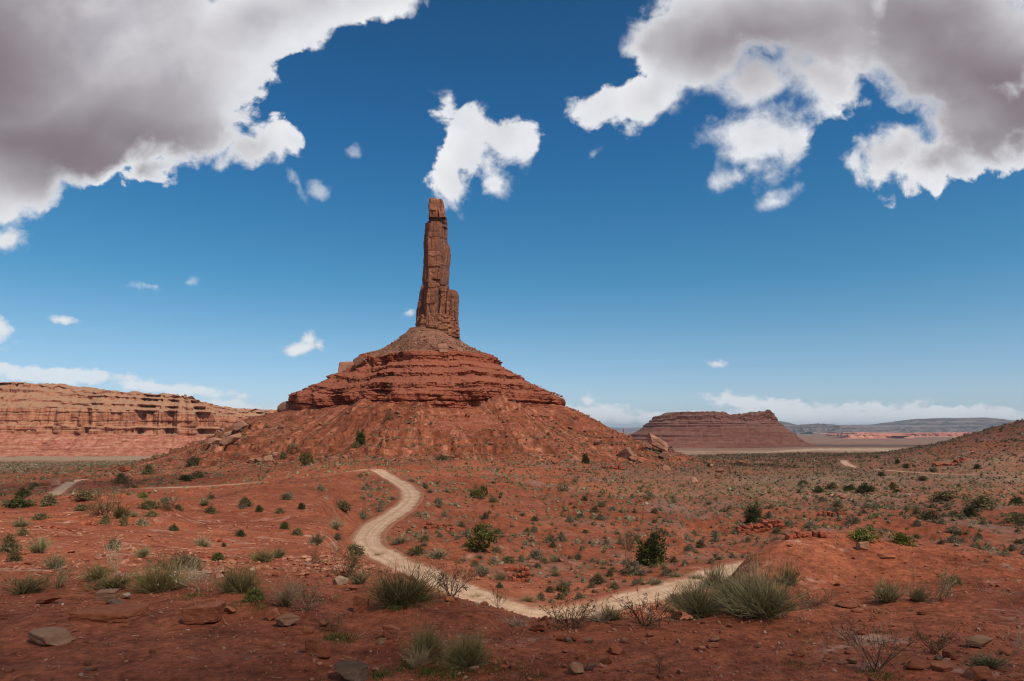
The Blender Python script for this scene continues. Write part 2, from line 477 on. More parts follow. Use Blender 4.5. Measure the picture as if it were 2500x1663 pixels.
def rough(x, y):
    """gullies, hummocks and low broken ledges laid over the broad shape; size grows away from the camera"""
    d = np.maximum(np.hypot(x, y), 1)
    a1 = np.clip(d * 0.012, 0.02, 1.5)
    z = a1 * fbm(x / np.clip(d * .0 + 9, 1, 99), y / 9, octaves=4, seed=21) * sstep(d, 8, 60)
    z += 0.10 * fbm(x / 1.9, y / 1.9, octaves=4, seed=22) * sstep(d, 3, 12) * (1 - 0.5 * sstep(d, 60, 200))
    z += 0.035 * fbm(x / 0.55, y / 0.55, octaves=3, seed=25) * (1 - sstep(d, 30, 70))
    z += 0.48 * np.minimum(0, np.abs(fbm(x / 7, y / 7, octaves=3, seed=27)) - 0.16) * 6 * sstep(d, 25, 60) * (1 - sstep(d, 300, 500))
    z += 0.36 * np.exp(-((x - 6.6) / 4.2) ** 2 - ((y - 13.6) / 2.0) ** 2)          # crown of the red mound
    led = fbm(x / 22, y / 22, octaves=3, seed=23)
    m = sstep(led, 0.05, 0.35) * sstep(d, 30, 60) * (1 - sstep(d, 380, 520))
    h = z * 0
    per = 1.5
    q = (base_h(x, y) + 0.7 * fbm(x / 15, y / 15, octaves=3, seed=24)) / per
    st = np.floor(q) + sstep(q - np.floor(q), 0.30, 0.55) - q
    z += 0.75 * per * st * m * 0.9
    return z

def ground_h0(x, y):
    g = base_h(x, y) + rough(x, y)
    c = cone_h(x, y)
    # rock steps across the apron of the butte
    r, th = butte_polar(x, y)
    q = (c + 1.2 * fbm(th * 9, r / 40, octaves=3, seed=31)) / 3.4
    st = np.floor(q) + sstep(q - np.floor(q), 0.40, 0.53) - q
    c = c + 3.1 * st * sstep(fbm(th * 7, c / 7, octaves=3, seed=32), 0.0, 0.22) + 0.8 * fbm(x / 5, y / 5, octaves=4, seed=33)
    return smax(g, c, 2.5)

def hit(px, py, fn=None, dmin=3.0, dmax=2600, n=2600):
    """where the sight line through a photograph pixel meets the ground: a point of the land with its real distance"""
    fn = fn or ground_h
    d = np.exp(np.linspace(math.log(dmin), math.log(dmax), n))
    zx = (px - 1250) / F; s = (HY - py) / F
    below = s * d < fn(zx * d, d)
    k = int(np.argmax(below)) if below.any() else n - 1
    dd = d[k]
    return zx * dd, dd, float(fn(np.array([zx * dd]), np.array([dd]))[0])

def drape(pxs, d_hint=None):
    return [hit(px, py, ground_h0, dmin=20) for px, py in pxs]
west_track = spline(drape([(918, 1146), (830, 1151)]) [:0] + [from_px(918, 1146, -9.1), from_px(850, 1152, -9.6), from_px(770, 1168, -11.2), from_px(690, 1176, -12.0), from_px(611, 1180, -12.6), from_px(496, 1188, -13.4), from_px(400, 1191, -14.0), from_px(330, 1193, -14.6)], 16)
wash_track = spline(drape([(126, 1211), (140, 1202), (156, 1190), (182, 1175), (215, 1170)]), 16)
east_track = spline(drape([(2060, 1124), (2066, 1133), (2092, 1142), (2180, 1150), (2274, 1157), (2380, 1160), (2452, 1162), (2500, 1166), (2560, 1170)]), 16)
ROADS = [(road_line, 1.5), (west_track, 1.7), (wash_track, 1.7), (east_track, 1.7)]

def near_line(x, y, line):
    """distance to a centre line and the height of the line there"""
    shp = x.shape
    x = x.ravel(); y = y.ravel()
    best = np.full(x.shape, 1e9); bz = np.zeros(x.shape)
    pad = 25
    m = (x > line[:, 0].min() - pad) & (x < line[:, 0].max() + pad) & (y > line[:, 1].min() - pad) & (y < line[:, 1].max() + pad)
    xi = x[m]; yi = y[m]; b = np.full(xi.shape, 1e9); z = np.zeros(xi.shape)
    for p, q in zip(line[:-1], line[1:]):
        ex, ey = q[0] - p[0], q[1] - p[1]
        L = ex * ex + ey * ey + 1e-9
        t = np.clip(((xi - p[0]) * ex + (yi - p[1]) * ey) / L, 0, 1)
        dd = (xi - p[0] - t * ex) ** 2 + (yi - p[1] - t * ey) ** 2
        k = dd < b
        b[k] = dd[k]; z[k] = (p[2] + t * (q[2] - p[2]))[k]
    best[m] = np.sqrt(b); bz[m] = z
    return best.reshape(shp), bz.reshape(shp)

def ground_h(x, y):
    x = np.asarray(x, float); y = np.asarray(y, float)
    g = ground_h0(x, y)
    for line, hw in ROADS:
        d, z = near_line(x, y, line)
        flat = 1 - sstep(d, hw + 0.3, hw * 2.4 + 1.5)
        g = g * (1 - flat) + z * flat - 0.22 * (1 - sstep(d, hw * 0.75, hw + 0.25))
    return g

def ground_h_at(x, y):
    return float(ground_h(np.array([x]), np.array([y]))[0]) + CZ
def road_dist(x, y):
    b = np.full(np.shape(x), 1e9)
    for line, hw in ROADS:
        b = np.minimum(b, near_line(np.asarray(x, float), np.asarray(y, float), line)[0] - hw)
    return b

# ================================================================== materials
def new_mat(name):
    m = bpy.data.materials.new(name)
    m.use_nodes = True
    m.node_tree.nodes.clear()
    t = NT(m.node_tree)
    out = t.n('ShaderNodeOutputMaterial')
    b = t.n('ShaderNodeBsdfPrincipled')
    b.inputs['Roughness'].default_value = 0.95
    b.inputs['Specular IOR Level'].default_value = 0.12
    t.link(b.outputs[0], out.inputs[0])
    return m, t, b

def bump(t, b, height, dist, strength=1.0):
    nd = t.n('ShaderNodeBump')
    nd.inputs['Strength'].default_value = strength
    nd.inputs['Distance'].default_value = dist
    t.put(nd.inputs['Height'], height)
    t.link(nd.outputs[0], b.inputs['Normal'])

def pos_of(t):
    return t.n('ShaderNodeNewGeometry').outputs['Position']

def attr_of(t, name):
    nd = t.n('ShaderNodeAttribute', attribute_name=name)
    return nd.outputs['Fac']

def ground_material():
    m, t, b = new_mat('red_desert_soil')
    p = pos_of(t)
    big = t.noise(p, 0.035, 4, 0.6)
    med = t.noise(p, 0.33, 5, 0.6)
    fine = t.noise(p, 3.1, 5, 0.65)
    grain = t.noise(p, 21, 3, 0.6)
    tone = t.math('ADD', t.math('MULTIPLY', big, 0.45), t.math('ADD', t.math('MULTIPLY', med, 0.35), t.math('MULTIPLY', fine, 0.2)))
    c = t.ramp(tone, [(0.34, (0.172, 0.044, 0.021)), (0.48, (0.262, 0.076, 0.036)), (0.60, (0.330, 0.110, 0.055)), (0.72, (0.40, 0.170, 0.095))])
    grit = t.math('MULTIPLY', t.step(t.noise(t.vmath('ADD', p, (31, 7, 3)), 0.06, 4, 0.62, 0.5), 0.50, 0.66), attr_of(t, 'grit'))
    c = t.mix(t.math('MULTIPLY', grit, 0.8), c, (0.235, 0.130, 0.098))
    fu = t.n('ShaderNodeCombineXYZ')                    # wash streaks running down the apron of the butte
    t.put(fu.inputs[0], t.math('MULTIPLY', attr_of(t, 'fan_u'), 0.30)); t.put(fu.inputs[1], t.math('MULTIPLY', attr_of(t, 'fan_r'), 0.022))
    fs_ = t.noise(fu.outputs[0], 1.0, 5, 0.68, 0.3)
    fw_ = attr_of(t, 'fan_w')
    c = t.mix(fw_, c, t.mul(c, t.ramp(fs_, [(0.30, (0.50, 0.46, 0.44)), (0.46, (0.90, 0.88, 0.86)), (0.57, (1.14, 1.24, 1.32)), (0.66, (1.4, 1.8, 2.1))])))
    blk_ = t.voronoi(p, 0.55, out=1)
    bs_ = t.n('ShaderNodeSeparateColor'); t.link(blk_, bs_.inputs[0])
    c = t.mix(fw_, c, t.mul(c, t.ramp(bs_.outputs[0], [(0.0, (0.62, 0.60, 0.58)), (0.3, (0.95, 0.95, 0.95)), (0.85, (1.05, 1.06, 1.08)), (1.0, (1.5, 1.75, 1.9))])))
    pale = t.math('MULTIPLY', t.step(t.noise(t.vmath('ADD', p, (3, 71, 3)), 0.55, 5, 0.7, 0.6), 0.55, 0.68), attr_of(t, 'chips'))
    c = t.mix(t.math('MULTIPLY', pale, 0.55), c, (0.47, 0.30, 0.22))
    # open valley: grey-green scrub too far off to build plant by plant, over tan soil and tan grass, its sunlit strip painted paler
    cover = attr_of(t, 'cover')
    pale_sunlit = attr_of(t, 'pale')
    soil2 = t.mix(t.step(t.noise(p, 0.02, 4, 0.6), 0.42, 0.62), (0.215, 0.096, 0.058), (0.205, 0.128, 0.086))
    soil2 = t.mix(pale_sunlit, soil2, (0.42, 0.30, 0.205))
    dots = t.step(t.voronoi(t.vmath('MULTIPLY', p, (1, 1, 0.2)), 0.42), 0.50, 0.22)
    patch = t.step(t.noise(p, 0.012, 4, 0.6), 0.36, 0.60)
    scrub = t.mix(t.math('MULTIPLY', t.math('MULTIPLY', dots, t.math('MULTIPLY_ADD', patch, 0.75, 0.25)), t.math('MULTIPLY_ADD', pale_sunlit, -0.75, 0.95)), soil2, (0.105, 0.092, 0.062))
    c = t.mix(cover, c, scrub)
    c = t.mul(c, t.ramp(t.noise(p, 7.5, 3, 0.7), [(0.30, (0.58, 0.56, 0.55)), (0.5, (1, 1, 1)), (0.70, (1.35, 1.33, 1.30))]))
    c = t.mul(c, t.ramp(t.noise(t.vmath('ADD', p, (4, 9, 1)), 1.3, 4, 0.7), [(0.32, (0.62, 0.60, 0.58)), (0.5, (1, 1, 1)), (0.68, (1.28, 1.26, 1.24))]))
    c = t.mul(c, t.ramp(grain, [(0.25, (0.72, 0.72, 0.72)), (0.5, (1, 1, 1)), (0.75, (1.22, 1.2, 1.18))]))
    t.put(b.inputs['Base Color'], c)
    h = t.math('ADD', t.math('MULTIPLY', fine, 0.16), t.math('ADD', t.math('MULTIPLY', med, 0.7), t.math('MULTIPLY', grain, 0.03)))
    bump(t, b, h, 0.75, 0.75)
    return m

def rock_material(name, stops, band=0.8, streak=0.35, dust=None, dust_amt=0.8, bump_scale=1.0, fleck=None, noise_scale=1.0, crack=0.0, warp=1.5, local=False):
    m, t, b = new_mat(name)
    if local:
        p = t.n('ShaderNodeTexCoord').outputs['Object']
        rnd = t.n('ShaderNodeObjectInfo').outputs['Random']
        p = t.vmath('ADD', p, t.vmath('SCALE', (17.0, 31.0, 11.0), scale=rnd))
    else:
        p = pos_of(t)
    s = noise_scale
    wv = t.math('MULTIPLY', t.noise(p, 0.06 * s, 3, 0.5), warp)
    sp = t.n('ShaderNodeSeparateXYZ'); t.link(p, sp.inputs[0])
    zc = t.math('ADD', sp.outputs[2], wv)
    cb = t.n('ShaderNodeCombineXYZ')
    t.put(cb.inputs[0], t.math('MULTIPLY', sp.outputs[0], 0.02 * s)); t.put(cb.inputs[1], t.math('MULTIPLY', sp.outputs[1], 0.02 * s)); t.put(cb.inputs[2], t.math('MULTIPLY', zc, band))
    bands = t.noise(cb.outputs[0], 1.0, 5, 0.62)
    st = t.noise(t.vmath('MULTIPLY', p, (0.45 * s, 0.45 * s, 0.05 * s)), 1.0, 4, 0.6)
    mott = t.noise(p, 0.9 * s, 6, 0.65)
    v = t.math('ADD', t.math('MULTIPLY', bands, 0.62), t.math('MULTIPLY', mott, 0.38))
    v = t.math('ADD', v, t.math('MULTIPLY', t.math('SUBTRACT', st, 0.5), streak))
    c = t.ramp(v, stops)
    if fleck:
        vo = t.voronoi(p, 0.9 * s)
        rc = t.voronoi(p, 0.9 * s, out=1)
        sp2 = t.n('ShaderNodeSeparateColor'); t.link(rc, sp2.inputs[0])
        f = t.math('MULTIPLY', t.step(vo, 0.42, 0.30), t.step(sp2.outputs[0], 0.55, 0.75))
        c = t.mix(t.math('MULTIPLY', f, 0.7), c, fleck)
    if dust:
        g = t.n('ShaderNodeNewGeometry')
        sn = t.n('ShaderNodeSeparateXYZ'); t.link(g.outputs['Normal'], sn.inputs[0])
        up = t.math('MULTIPLY', t.step(t.math('ADD', sn.outputs[2], t.math('MULTIPLY', t.math('SUBTRACT', mott, 0.5), 0.5)), 0.52, 0.80), dust_amt)
        c = t.mix(up, c, dust)
    if local:
        c = t.mul(c, t.ramp(rnd, [(0, (0.74, 0.72, 0.70)), (0.5, (1, 0.98, 0.96)), (1, (1.2, 1.2, 1.2))]))
    t.put(b.inputs['Base Color'], c)
    hh = t.math('ADD', t.math('MULTIPLY', bands, 0.55), t.math('MULTIPLY', mott, 0.6))
    hh = t.math('ADD', hh, t.math('MULTIPLY', t.noise(p, 3.5 * s, 4, 0.6), 0.2))
    bump(t, b, hh, bump_scale, 0.9)
    return m

M = {}
M['soil'] = ground_material()
RED = [(0.30, (0.135, 0.033, 0.019)), (0.44, (0.255, 0.066, 0.034)), (0.56, (0.335, 0.100, 0.053)), (0.70, (0.40, 0.150, 0.088))]
M['ledge'] = rock_material('red_ledge_rock', RED, band=0.75, dust=(0.335, 0.110, 0.062), bump_scale=0.9, warp=1.2)
M['slope'] = rock_material('red_rubble_slope', [(0.30, (0.19, 0.050, 0.027)), (0.48, (0.295, 0.084, 0.045)), (0.62, (0.37, 0.130, 0.075))], band=0.4, streak=0.5, fleck=(0.40, 0.23, 0.155), bump_scale=1.2)
M['talus'] = rock_material('pale_rubble_slope', [(0.30, (0.165, 0.062, 0.036)), (0.48, (0.275, 0.120, 0.072)), (0.64, (0.37, 0.20, 0.13))], band=0.2, streak=0.2, fleck=(0.43, 0.29, 0.21), bump_scale=1.2, noise_scale=1.3)
M['spire'] = rock_material('spire_sandstone', [(0.28, (0.125, 0.053, 0.034)), (0.44, (0.245, 0.098, 0.055)), (0.56, (0.345, 0.145, 0.080)), (0.72, (0.42, 0.20, 0.118))], band=0.35, streak=0.75, bump_scale=0.8, noise_scale=1.1)
M['varnish_shade'] = rock_material('varnished_shaded_sandstone', [(0.28, (0.095, 0.048, 0.038)), (0.48, (0.165, 0.078, 0.056)), (0.70, (0.26, 0.120, 0.080))], band=0.3, streak=0.8, bump_scale=0.8, noise_scale=1.1)  # varnished rock; shade of the spire's sides and recessed neck is in the colour
M['cliff'] = rock_material('far_orange_cliff', [(0.32, (0.12, 0.043, 0.033)), (0.42, (0.27, 0.096, 0.054)), (0.56, (0.375, 0.155, 0.086)), (0.72, (0.45, 0.225, 0.14))], band=0.20, streak=0.75, dust=(0.33, 0.19, 0.115), bump_scale=2.2, noise_scale=0.3, warp=4)
M['cliff_talus'] = rock_material('far_pink_talus', [(0.30, (0.19, 0.058, 0.036)), (0.46, (0.325, 0.110, 0.067)), (0.60, (0.40, 0.165, 0.105)), (0.72, (0.44, 0.24, 0.165))], band=0.42, streak=0.9, fleck=(0.20, 0.13, 0.085), bump_scale=2.4, noise_scale=0.34, warp=6)
M['mesa'] = rock_material('far_brown_mesa', [(0.32, (0.100, 0.033, 0.022)), (0.44, (0.235, 0.082, 0.050)), (0.58, (0.31, 0.120, 0.074)), (0.70, (0.41, 0.20, 0.13))], band=0.16, streak=0.3, dust=(0.31, 0.165, 0.125), bump_scale=3.0, noise_scale=0.14, warp=8)
M['mesa_slope'] = rock_material('far_brown_mesa_slope', [(0.32, (0.145, 0.047, 0.030)), (0.48, (0.255, 0.092, 0.058)), (0.64, (0.34, 0.155, 0.100))], band=0.13, streak=0.4, fleck=(0.16, 0.11, 0.08), bump_scale=3.0, noise_scale=0.12, warp=8)
M['far_red'] = rock_material('distant_red_cliff', [(0.30, (0.30, 0.10, 0.07)), (0.50, (0.43, 0.16, 0.11)), (0.66, (0.50, 0.25, 0.18))], band=0.06, streak=0.4, bump_scale=6, noise_scale=0.05, warp=15)
M['ridge'] = rock_material('distant_blue_ridge', [(0.36, (0.035, 0.028, 0.028)), (0.48, (0.100, 0.078, 0.072)), (0.60, (0.22, 0.160, 0.135))], band=0.02, streak=0.5, bump_scale=20, noise_scale=0.012, warp=30)
M['boulder'] = rock_material('sandstone_boulder', [(0.28, (0.20, 0.085, 0.055)), (0.46, (0.34, 0.165, 0.105)), (0.60, (0.42, 0.225, 0.15)), (0.74, (0.48, 0.30, 0.21))], band=0.8, streak=0.2, bump_scale=0.35, noise_scale=1.2, local=True)
M['stone_red'] = rock_material('red_stone', [(0.30, (0.165, 0.047, 0.022)), (0.48, (0.275, 0.088, 0.042)), (0.64, (0.36, 0.14, 0.075))], band=9, streak=0.2, bump_scale=0.03, noise_scale=14, local=True, warp=0.1)
M['stone_tan'] = rock_material('tan_stone', [(0.30, (0.17, 0.072, 0.036)), (0.48, (0.27, 0.135, 0.075)), (0.66, (0.37, 0.215, 0.135))], band=14, streak=0.2, bump_scale=0.03, noise_scale=14, local=True, warp=0.1)
M['stone_pale'] = rock_material('whitish_stone', [(0.30, (0.24, 0.145, 0.090)), (0.50, (0.36, 0.24, 0.160)), (0.66, (0.48, 0.355, 0.26))], band=12, streak=0.2, bump_scale=0.03, noise_scale=14, local=True, warp=0.1)
M['stone_grey'] = rock_material('grey_stone', [(0.30, (0.090, 0.048, 0.030)), (0.50, (0.155, 0.092, 0.060)), (0.66, (0.24, 0.155, 0.110))], band=12, streak=0.2, bump_scale=0.03, noise_scale=14, local=True, warp=0.1)

def road_material():
    m, t, b = new_mat('pale_dirt_road')
    p = pos_of(t)
    w = attr_of(t, 'across')
    wob = t.math('MULTIPLY_ADD', t.noise(p, 0.08, 3, 0.5), 0.5, -0.25)
    ww = t.math('ADD', w, wob)
    tr = t.math('SINE', t.math('MULTIPLY', ww, 8.5))
    cs = t.n('ShaderNodeCombineXYZ'); t.put(cs.inputs[0], t.math('MULTIPLY', ww, 7.0)); t.put(cs.inputs[1], t.math('MULTIPLY', t.noise(p, 0.05, 2, 0.5), 2.0))
    streak = t.noise(cs.outputs[0], 1.0, 4, 0.65)
    n = t.noise(t.vmath('MULTIPLY', p, (1, 1, 1)), 0.7, 5, 0.6)
    f = t.noise(p, 5.0, 4, 0.6)
    c = t.ramp(t.math('ADD', t.math('MULTIPLY', n, 0.7), t.math('MULTIPLY', f, 0.3)), [(0.3, (0.37, 0.205, 0.118)), (0.5, (0.51, 0.325, 0.205)), (0.7, (0.59, 0.41, 0.275))])
    c = t.mul(c, t.ramp(streak, [(0.3, (0.78, 0.76, 0.74)), (0.5, (1.02, 1.02, 1.02)), (0.7, (1.22, 1.22, 1.2))]))
    c = t.mix(t.math('MULTIPLY', t.step(tr, 0.2, 1.0), 0.35), c, (0.34, 0.215, 0.145))
    c = t.mix(t.math('MULTIPLY', t.step(t.math('ABSOLUTE', t.math('ADD', w, t.math('MULTIPLY_ADD', n, 1.0, -0.5))), 0.66, 1.05), 0.95), c, (0.285, 0.118, 0.066))
    t.put(b.inputs['Base Color'], c)
    bump(t, b, t.math('ADD', t.math('MULTIPLY', n, 0.5), t.math('MULTIPLY', f, 0.15)), 0.25, 0.8)
    return m
M['road'] = road_material()

# ================================================================== ground: one sheet from underfoot to the horizon
def ground_sheet():
    az_in = np.linspace(rad(-41), rad(41), 640)
    az_out = np.concatenate([np.linspace(rad(42), rad(180), 46), np.linspace(rad(-180), rad(-42), 46)[1:]])
    az = np.concatenate([az_in, az_out])
    az = np.sort(az)[1:]                        # -180 and 180 are one and the same
    def seg(a, b, ratio):
        n = max(2, int(math.log(b / a) / ratio))
        return np.exp(np.linspace(math.log(a), math.log(b), n, endpoint=False))
    r = np.concatenate([seg(0.8, 4, 0.05), seg(4, 16, 0.0115), seg(16, 60, 0.011), seg(60, 190, 0.0085), seg(190, 420, 0.0042), seg(420, 1000, 0.014), seg(1000, 46000, 0.035), [46000]])
    # depth rings follow the viewing direction inside the view
    R, A = np.meshgrid(r, az, indexing='ij')
    X = R * np.sin(A); Yy = R * np.cos(A)
    Z = ground_h(X, Yy)
    V = np.stack([X, Yy, Z + CZ], -1).reshape(-1, 3)
    q = grid_quads(len(r), len(az), wrap=True)
    c = len(V)
    V = np.vstack([V, [[0, 0, CZ - 2.2]]])
    j = np.arange(len(az))
    tr = np.stack([np.full(len(az), c), (j + 1) % len(az), j], -1)
    me = make_mesh('ground', V, tris=tr, quads=q[:, ::-1], smooth=True)
    x = V[:, 0]; y = V[:, 1]
    d = np.hypot(x, y)
    rb, th = butte_polar(x, y)
    hill = np.exp(-(((x - 330) / 170) ** 2 + ((y - 430) / 170) ** 2))
    cover = sstep(y, 85, 210) * sstep(rb, 150, 225) * (1 - 0.8 * np.clip(hill * 1.6, 0, 1)) * sstep(x, 5, 50)
    cover = np.maximum(cover, sstep(rb, 190, 260) * sstep(-x, 20, 80) * sstep(y, 190, 260))
    cover = np.maximum(cover, sstep(d, 650, 900))
    n = fbm(x / 260, y / 260, octaves=3, seed=41)
    pale = np.clip(0.55 + 1.3 * fbm(x / 150, y / 60, octaves=3, seed=43), 0, 1) * sstep(y + 120 * n, 620, 800) * (1 - 0.85 * sstep(y, 1150, 1700)) * sstep(x, -50, 100)  # tan grass strip, with sunlight between the clouds put into its colour
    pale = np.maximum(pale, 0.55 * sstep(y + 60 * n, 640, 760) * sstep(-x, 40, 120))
    attr(me, 'fan_u', th * 90); attr(me, 'fan_r', rb); attr(me, 'fan_w', 1 - sstep(rb, 130, 185))
    attr(me, 'cover', cover)
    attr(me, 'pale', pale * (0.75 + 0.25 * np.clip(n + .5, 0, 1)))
    attr(me, 'grit', sstep(d, 40, 70) * sstep(x, -20, 10) * (1 - sstep(cone_h(x, y), -11, 2)))
    attr(me, 'chips', ((1 - sstep(d, 30, 90)) + 0.2) * np.where(d < 14, sstep(x, -1.5, 2.5), 1.0))
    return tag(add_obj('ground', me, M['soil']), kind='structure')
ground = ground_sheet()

# ------------------------------------------------------------------ dirt roads: graded ribbons with thrown-up edges
def ribbon(name, line, hw, rise=0.0):
    n = len(line)
    tng = np.gradient(line[:, :2], axis=0)
    tng /= np.linalg.norm(tng, axis=1)[:, None] + 1e-9
    nrm = np.stack([tng[:, 1], -tng[:, 0]], -1)
    off = np.array([-1.5, -1.25, -1.12, -1.0, -0.75, -0.5, -0.25, 0, 0.25, 0.5, 0.75, 1.0, 1.12, 1.25, 1.5])
    hgt = np.array([-0.35, 0.02, 0.13, 0.06, 0.0, -0.03, 0.01, 0.04, 0.01, -0.03, 0.0, 0.06, 0.13, 0.02, -0.35])
    L = np.concatenate([[0], np.cumsum(np.linalg.norm(np.diff(line[:, :2], axis=0), axis=1))])
    wob = 1 + 0.10 * vnoise(L / 4.0, L * 0, seed=5)[:, None]
    X = line[:, 0:1] + nrm[:, 0:1] * off * hw * wob
    Yy = line[:, 1:2] + nrm[:, 1:2] * off * hw * wob
    Z = line[:, 2:3] + hgt * (1 + 0.5 * vnoise(np.repeat(L[:, None], len(off), 1) / 1.6, np.repeat(off[None] * 3, n, 0), seed=6)) + rise
    V = np.stack([X, Yy, Z + CZ], -1).reshape(-1, 3)
    me = make_mesh(name, V, quads=grid_quads(n, len(off))[:, ::-1], smooth=True)
    attr(me, 'across', np.tile(off, n))
    o = add_obj(name, me, M['road'])
    return tag(o, kind='structure')
def dense(line, step):
    L = np.concatenate([[0], np.cumsum(np.linalg.norm(np.diff(line[:, :2], axis=0), axis=1))])
    s = np.arange(0, L[-1], step)
    return np.stack([np.interp(s, L, line[:, k]) for k in range(3)], -1)
road = ribbon('dirt_road', dense(road_line, 0.5), 1.5)
ribbon('dirt_road', dense(west_track, 0.8), 1.7)
ribbon('dirt_road', dense(wash_track, 0.8), 1.7)
ribbon('dirt_road', dense(east_track, 1.5), 1.7)

# ================================================================== the butte
def butte_mesh():
    # profile (radius, height, kind) from buried foot to the foot of the spire; kind: 0 slope, 1 cliff, 2 pale rubble
    P = [(118, -10, 0), (104, 2.6, 0), (92, 6.8, 0), (81.5, 10.0, 0),
         (80.4, 10.0, 1), (80.0, 14.2, 1), (78.6, 14.9, 1), (80.6, 15.5, 1), (79.4, 19.2, 1), (77.6, 20.3, 1),
         (74.0, 21.2, 0), (72.9, 21.5, 1), (72.2, 22.7, 1), (69.0, 22.8, 0), (68.4, 24.4, 1), (64.0, 25.6, 0), (58.5, 28.2, 0), (57.6, 28.5, 1), (57.0, 30.4, 1), (53, 31.6, 0), (48.5, 33.6, 0), (48.0, 34.6, 1), (42.5, 37.3, 0),
         (40.6, 37.8, 1), (40.0, 40.2, 1), (40.6, 40.5, 1), (39.0, 42.6, 1), (36.2, 43.2, 2), (29.6, 45.4, 2), (23.2, 48.8, 2), (18.6, 51.9, 2), (17.6, 52.3, 2), (16.9, 53.8, 2), (13.4, 56.6, 2), (11.0, 59.0, 2), (2, 61.0, 2)]
    P = [(q[0] * (1 - 0.06 * float(sstep(q[0], 25, 60))), q[1], q[2]) for q in P]
    pts = []; kinds = []
    for (a, b) in zip(P[:-1], P[1:]):
        L = math.hypot(b[0] - a[0], b[1] - a[1])
        n = max(2, int(L / (0.42 if b[2] == 1 else 0.62)))
        for k in range(n):
            t = k / n
            pts.append((a[0] + (b[0] - a[0]) * t, a[1] + (b[1] - a[1]) * t)); kinds.append(b[2])
    pts.append(P[-1][:2]); kinds.append(2)
    pts = np.array(pts); kinds = np.array(kinds)
    th = np.concatenate([np.linspace(rad(-112), rad(112), 560), np.linspace(rad(114), rad(246), 60)])
    R0 = pts[:, 0][:, None]; Z0 = pts[:, 1][:, None]; T = th[None, :]
    Kc = kinds[:, None]
    cliff = (Kc == 1).astype(float)
    cliff = blur(np.repeat(cliff, 2, 1), 1.0, 0)[:, :1]
    arc = T * np.maximum(R0, 8)
    mod = plan_mod(th)[None, :]
    w = sstep(R0, 12, 45)
    # the strata sag and swell a little round the hill
    sag = (2.4 * fbm(np.sin(th) * 3 + 9, np.cos(th) * 3, octaves=4, seed=51) - 1.6 * np.exp(-((th + 0.75) / 0.35) ** 2))[None, :] * w
    Zs = Z0 + sag
    Rm = R0 * (1 + (mod - 1) * w)
    # shallow gullies on the slopes, deeper alcoves in the cliff bands
    gul = fbm(arc / 9 + Zs * 0.06, Zs / 26 + arc * 0, octaves=4, seed=52)
    dis = 2.6 * gul * w + 0.55 * fbm(arc / 2.6, Zs / 1.6, octaves=3, seed=53) * np.minimum(w + .25, 1)
    lay = vnoise(Zs / 0.9, arc / 60, seed=54) + 0.6 * vnoise(Zs / 0.42, arc / 30, seed=55)
    b1, e1 = cells(arc / 5.2, Zs / 2.35, seed=56)
    b2, e2 = cells(arc / 2.3, Zs / 1.15, seed=57)
    block = 1.15 * b1 + 0.5 * b2 - 1.0 * (e1 < 0.07) - 0.4 * (e2 < 0.09)
    alc = np.minimum(0, fbm(arc / 15, Zs / 30, octaves=3, seed=58) + 0.06) * 9.5
    # where debris buries a ledge the cliff is lost under the slope
    bury = sstep(fbm(arc / 20, Zs / 14, octaves=3, seed=59), 0.02, 0.34) * np.where(R0 < 76, 1.0, 0.35)
    cw = cliff * (1 - 0.8 * bury)
    dis = dis + cw * (0.62 * lay + 0.85 * block + alc) + (1 - cliff) * (0.32 * lay * (Kc == 0) * w)
    R = Rm + dis
    Z = Zs + (1 - cliff) * 0.45 * fbm(arc / 3.1, R0 / 2.2, octaves=3, seed=60) + 0.14 * b2 * cw
    R = np.maximum(R, 0.3)
    X = BX + R * np.sin(T); Yy = BY - R * np.cos(T)
    V = np.stack([X, Yy, Z + CZ], -1)
    root = empty('butte', (BX, BY, CZ - 10), 'tall red butte with a slender sandstone spire on its stepped cone', 'butte')
    def index(r):
        return int(np.argmin(np.abs(np.arange(len(pts)) - r)))
    zs = pts[:, 1]
    cuts = [0, int(np.argmax(zs >= 10.2)), int(np.argmax(zs >= 21.1)), int(np.argmax(zs >= 37.5)), int(np.argmax(zs >= 43.0)), len(pts) - 1]
    spec = [('lower_slope', 'slope', None), ('lower_cliff', 'ledge', None), ('stepped_slope', 'ledge', None), ('upper_cliff', 'ledge', None), ('rubble_slope', 'talus', None)]
    inv = Vector((-BX, -BY, -(CZ - 10)))
    for (nm, mt, lb), a, b in zip(spec, cuts[:-1], cuts[1:]):
        sub = V[a:b + 1]
        v = sub.reshape(-1, 3) - np.array([BX, BY, CZ - 10])
        me = make_mesh(nm, v, quads=grid_quads(b - a + 1, len(th), wrap=True), smooth=False)
        add_obj(nm, me, M[mt], root)
    def surf(px, py):
        """front point of the cone seen at a photograph pixel"""
        s = (HY - py) / F; zx = (px - 1250) / F
        dd = np.linspace(290, 430, 1500)
        x = zx * dd; y = dd
        r, t = butte_polar(x, y)
        zz = np.interp(r / plan_mod(t), pts[::-1, 0], pts[::-1, 1])
        k = int(np.argmax(s * dd < zz))
        return x[k], y[k], zz[k]
    def height(q):
        return np.interp(q, pts[::-1, 0], pts[::-1, 1])
    return root, surf, height
butte, butte_surf, butte_height = butte_mesh()

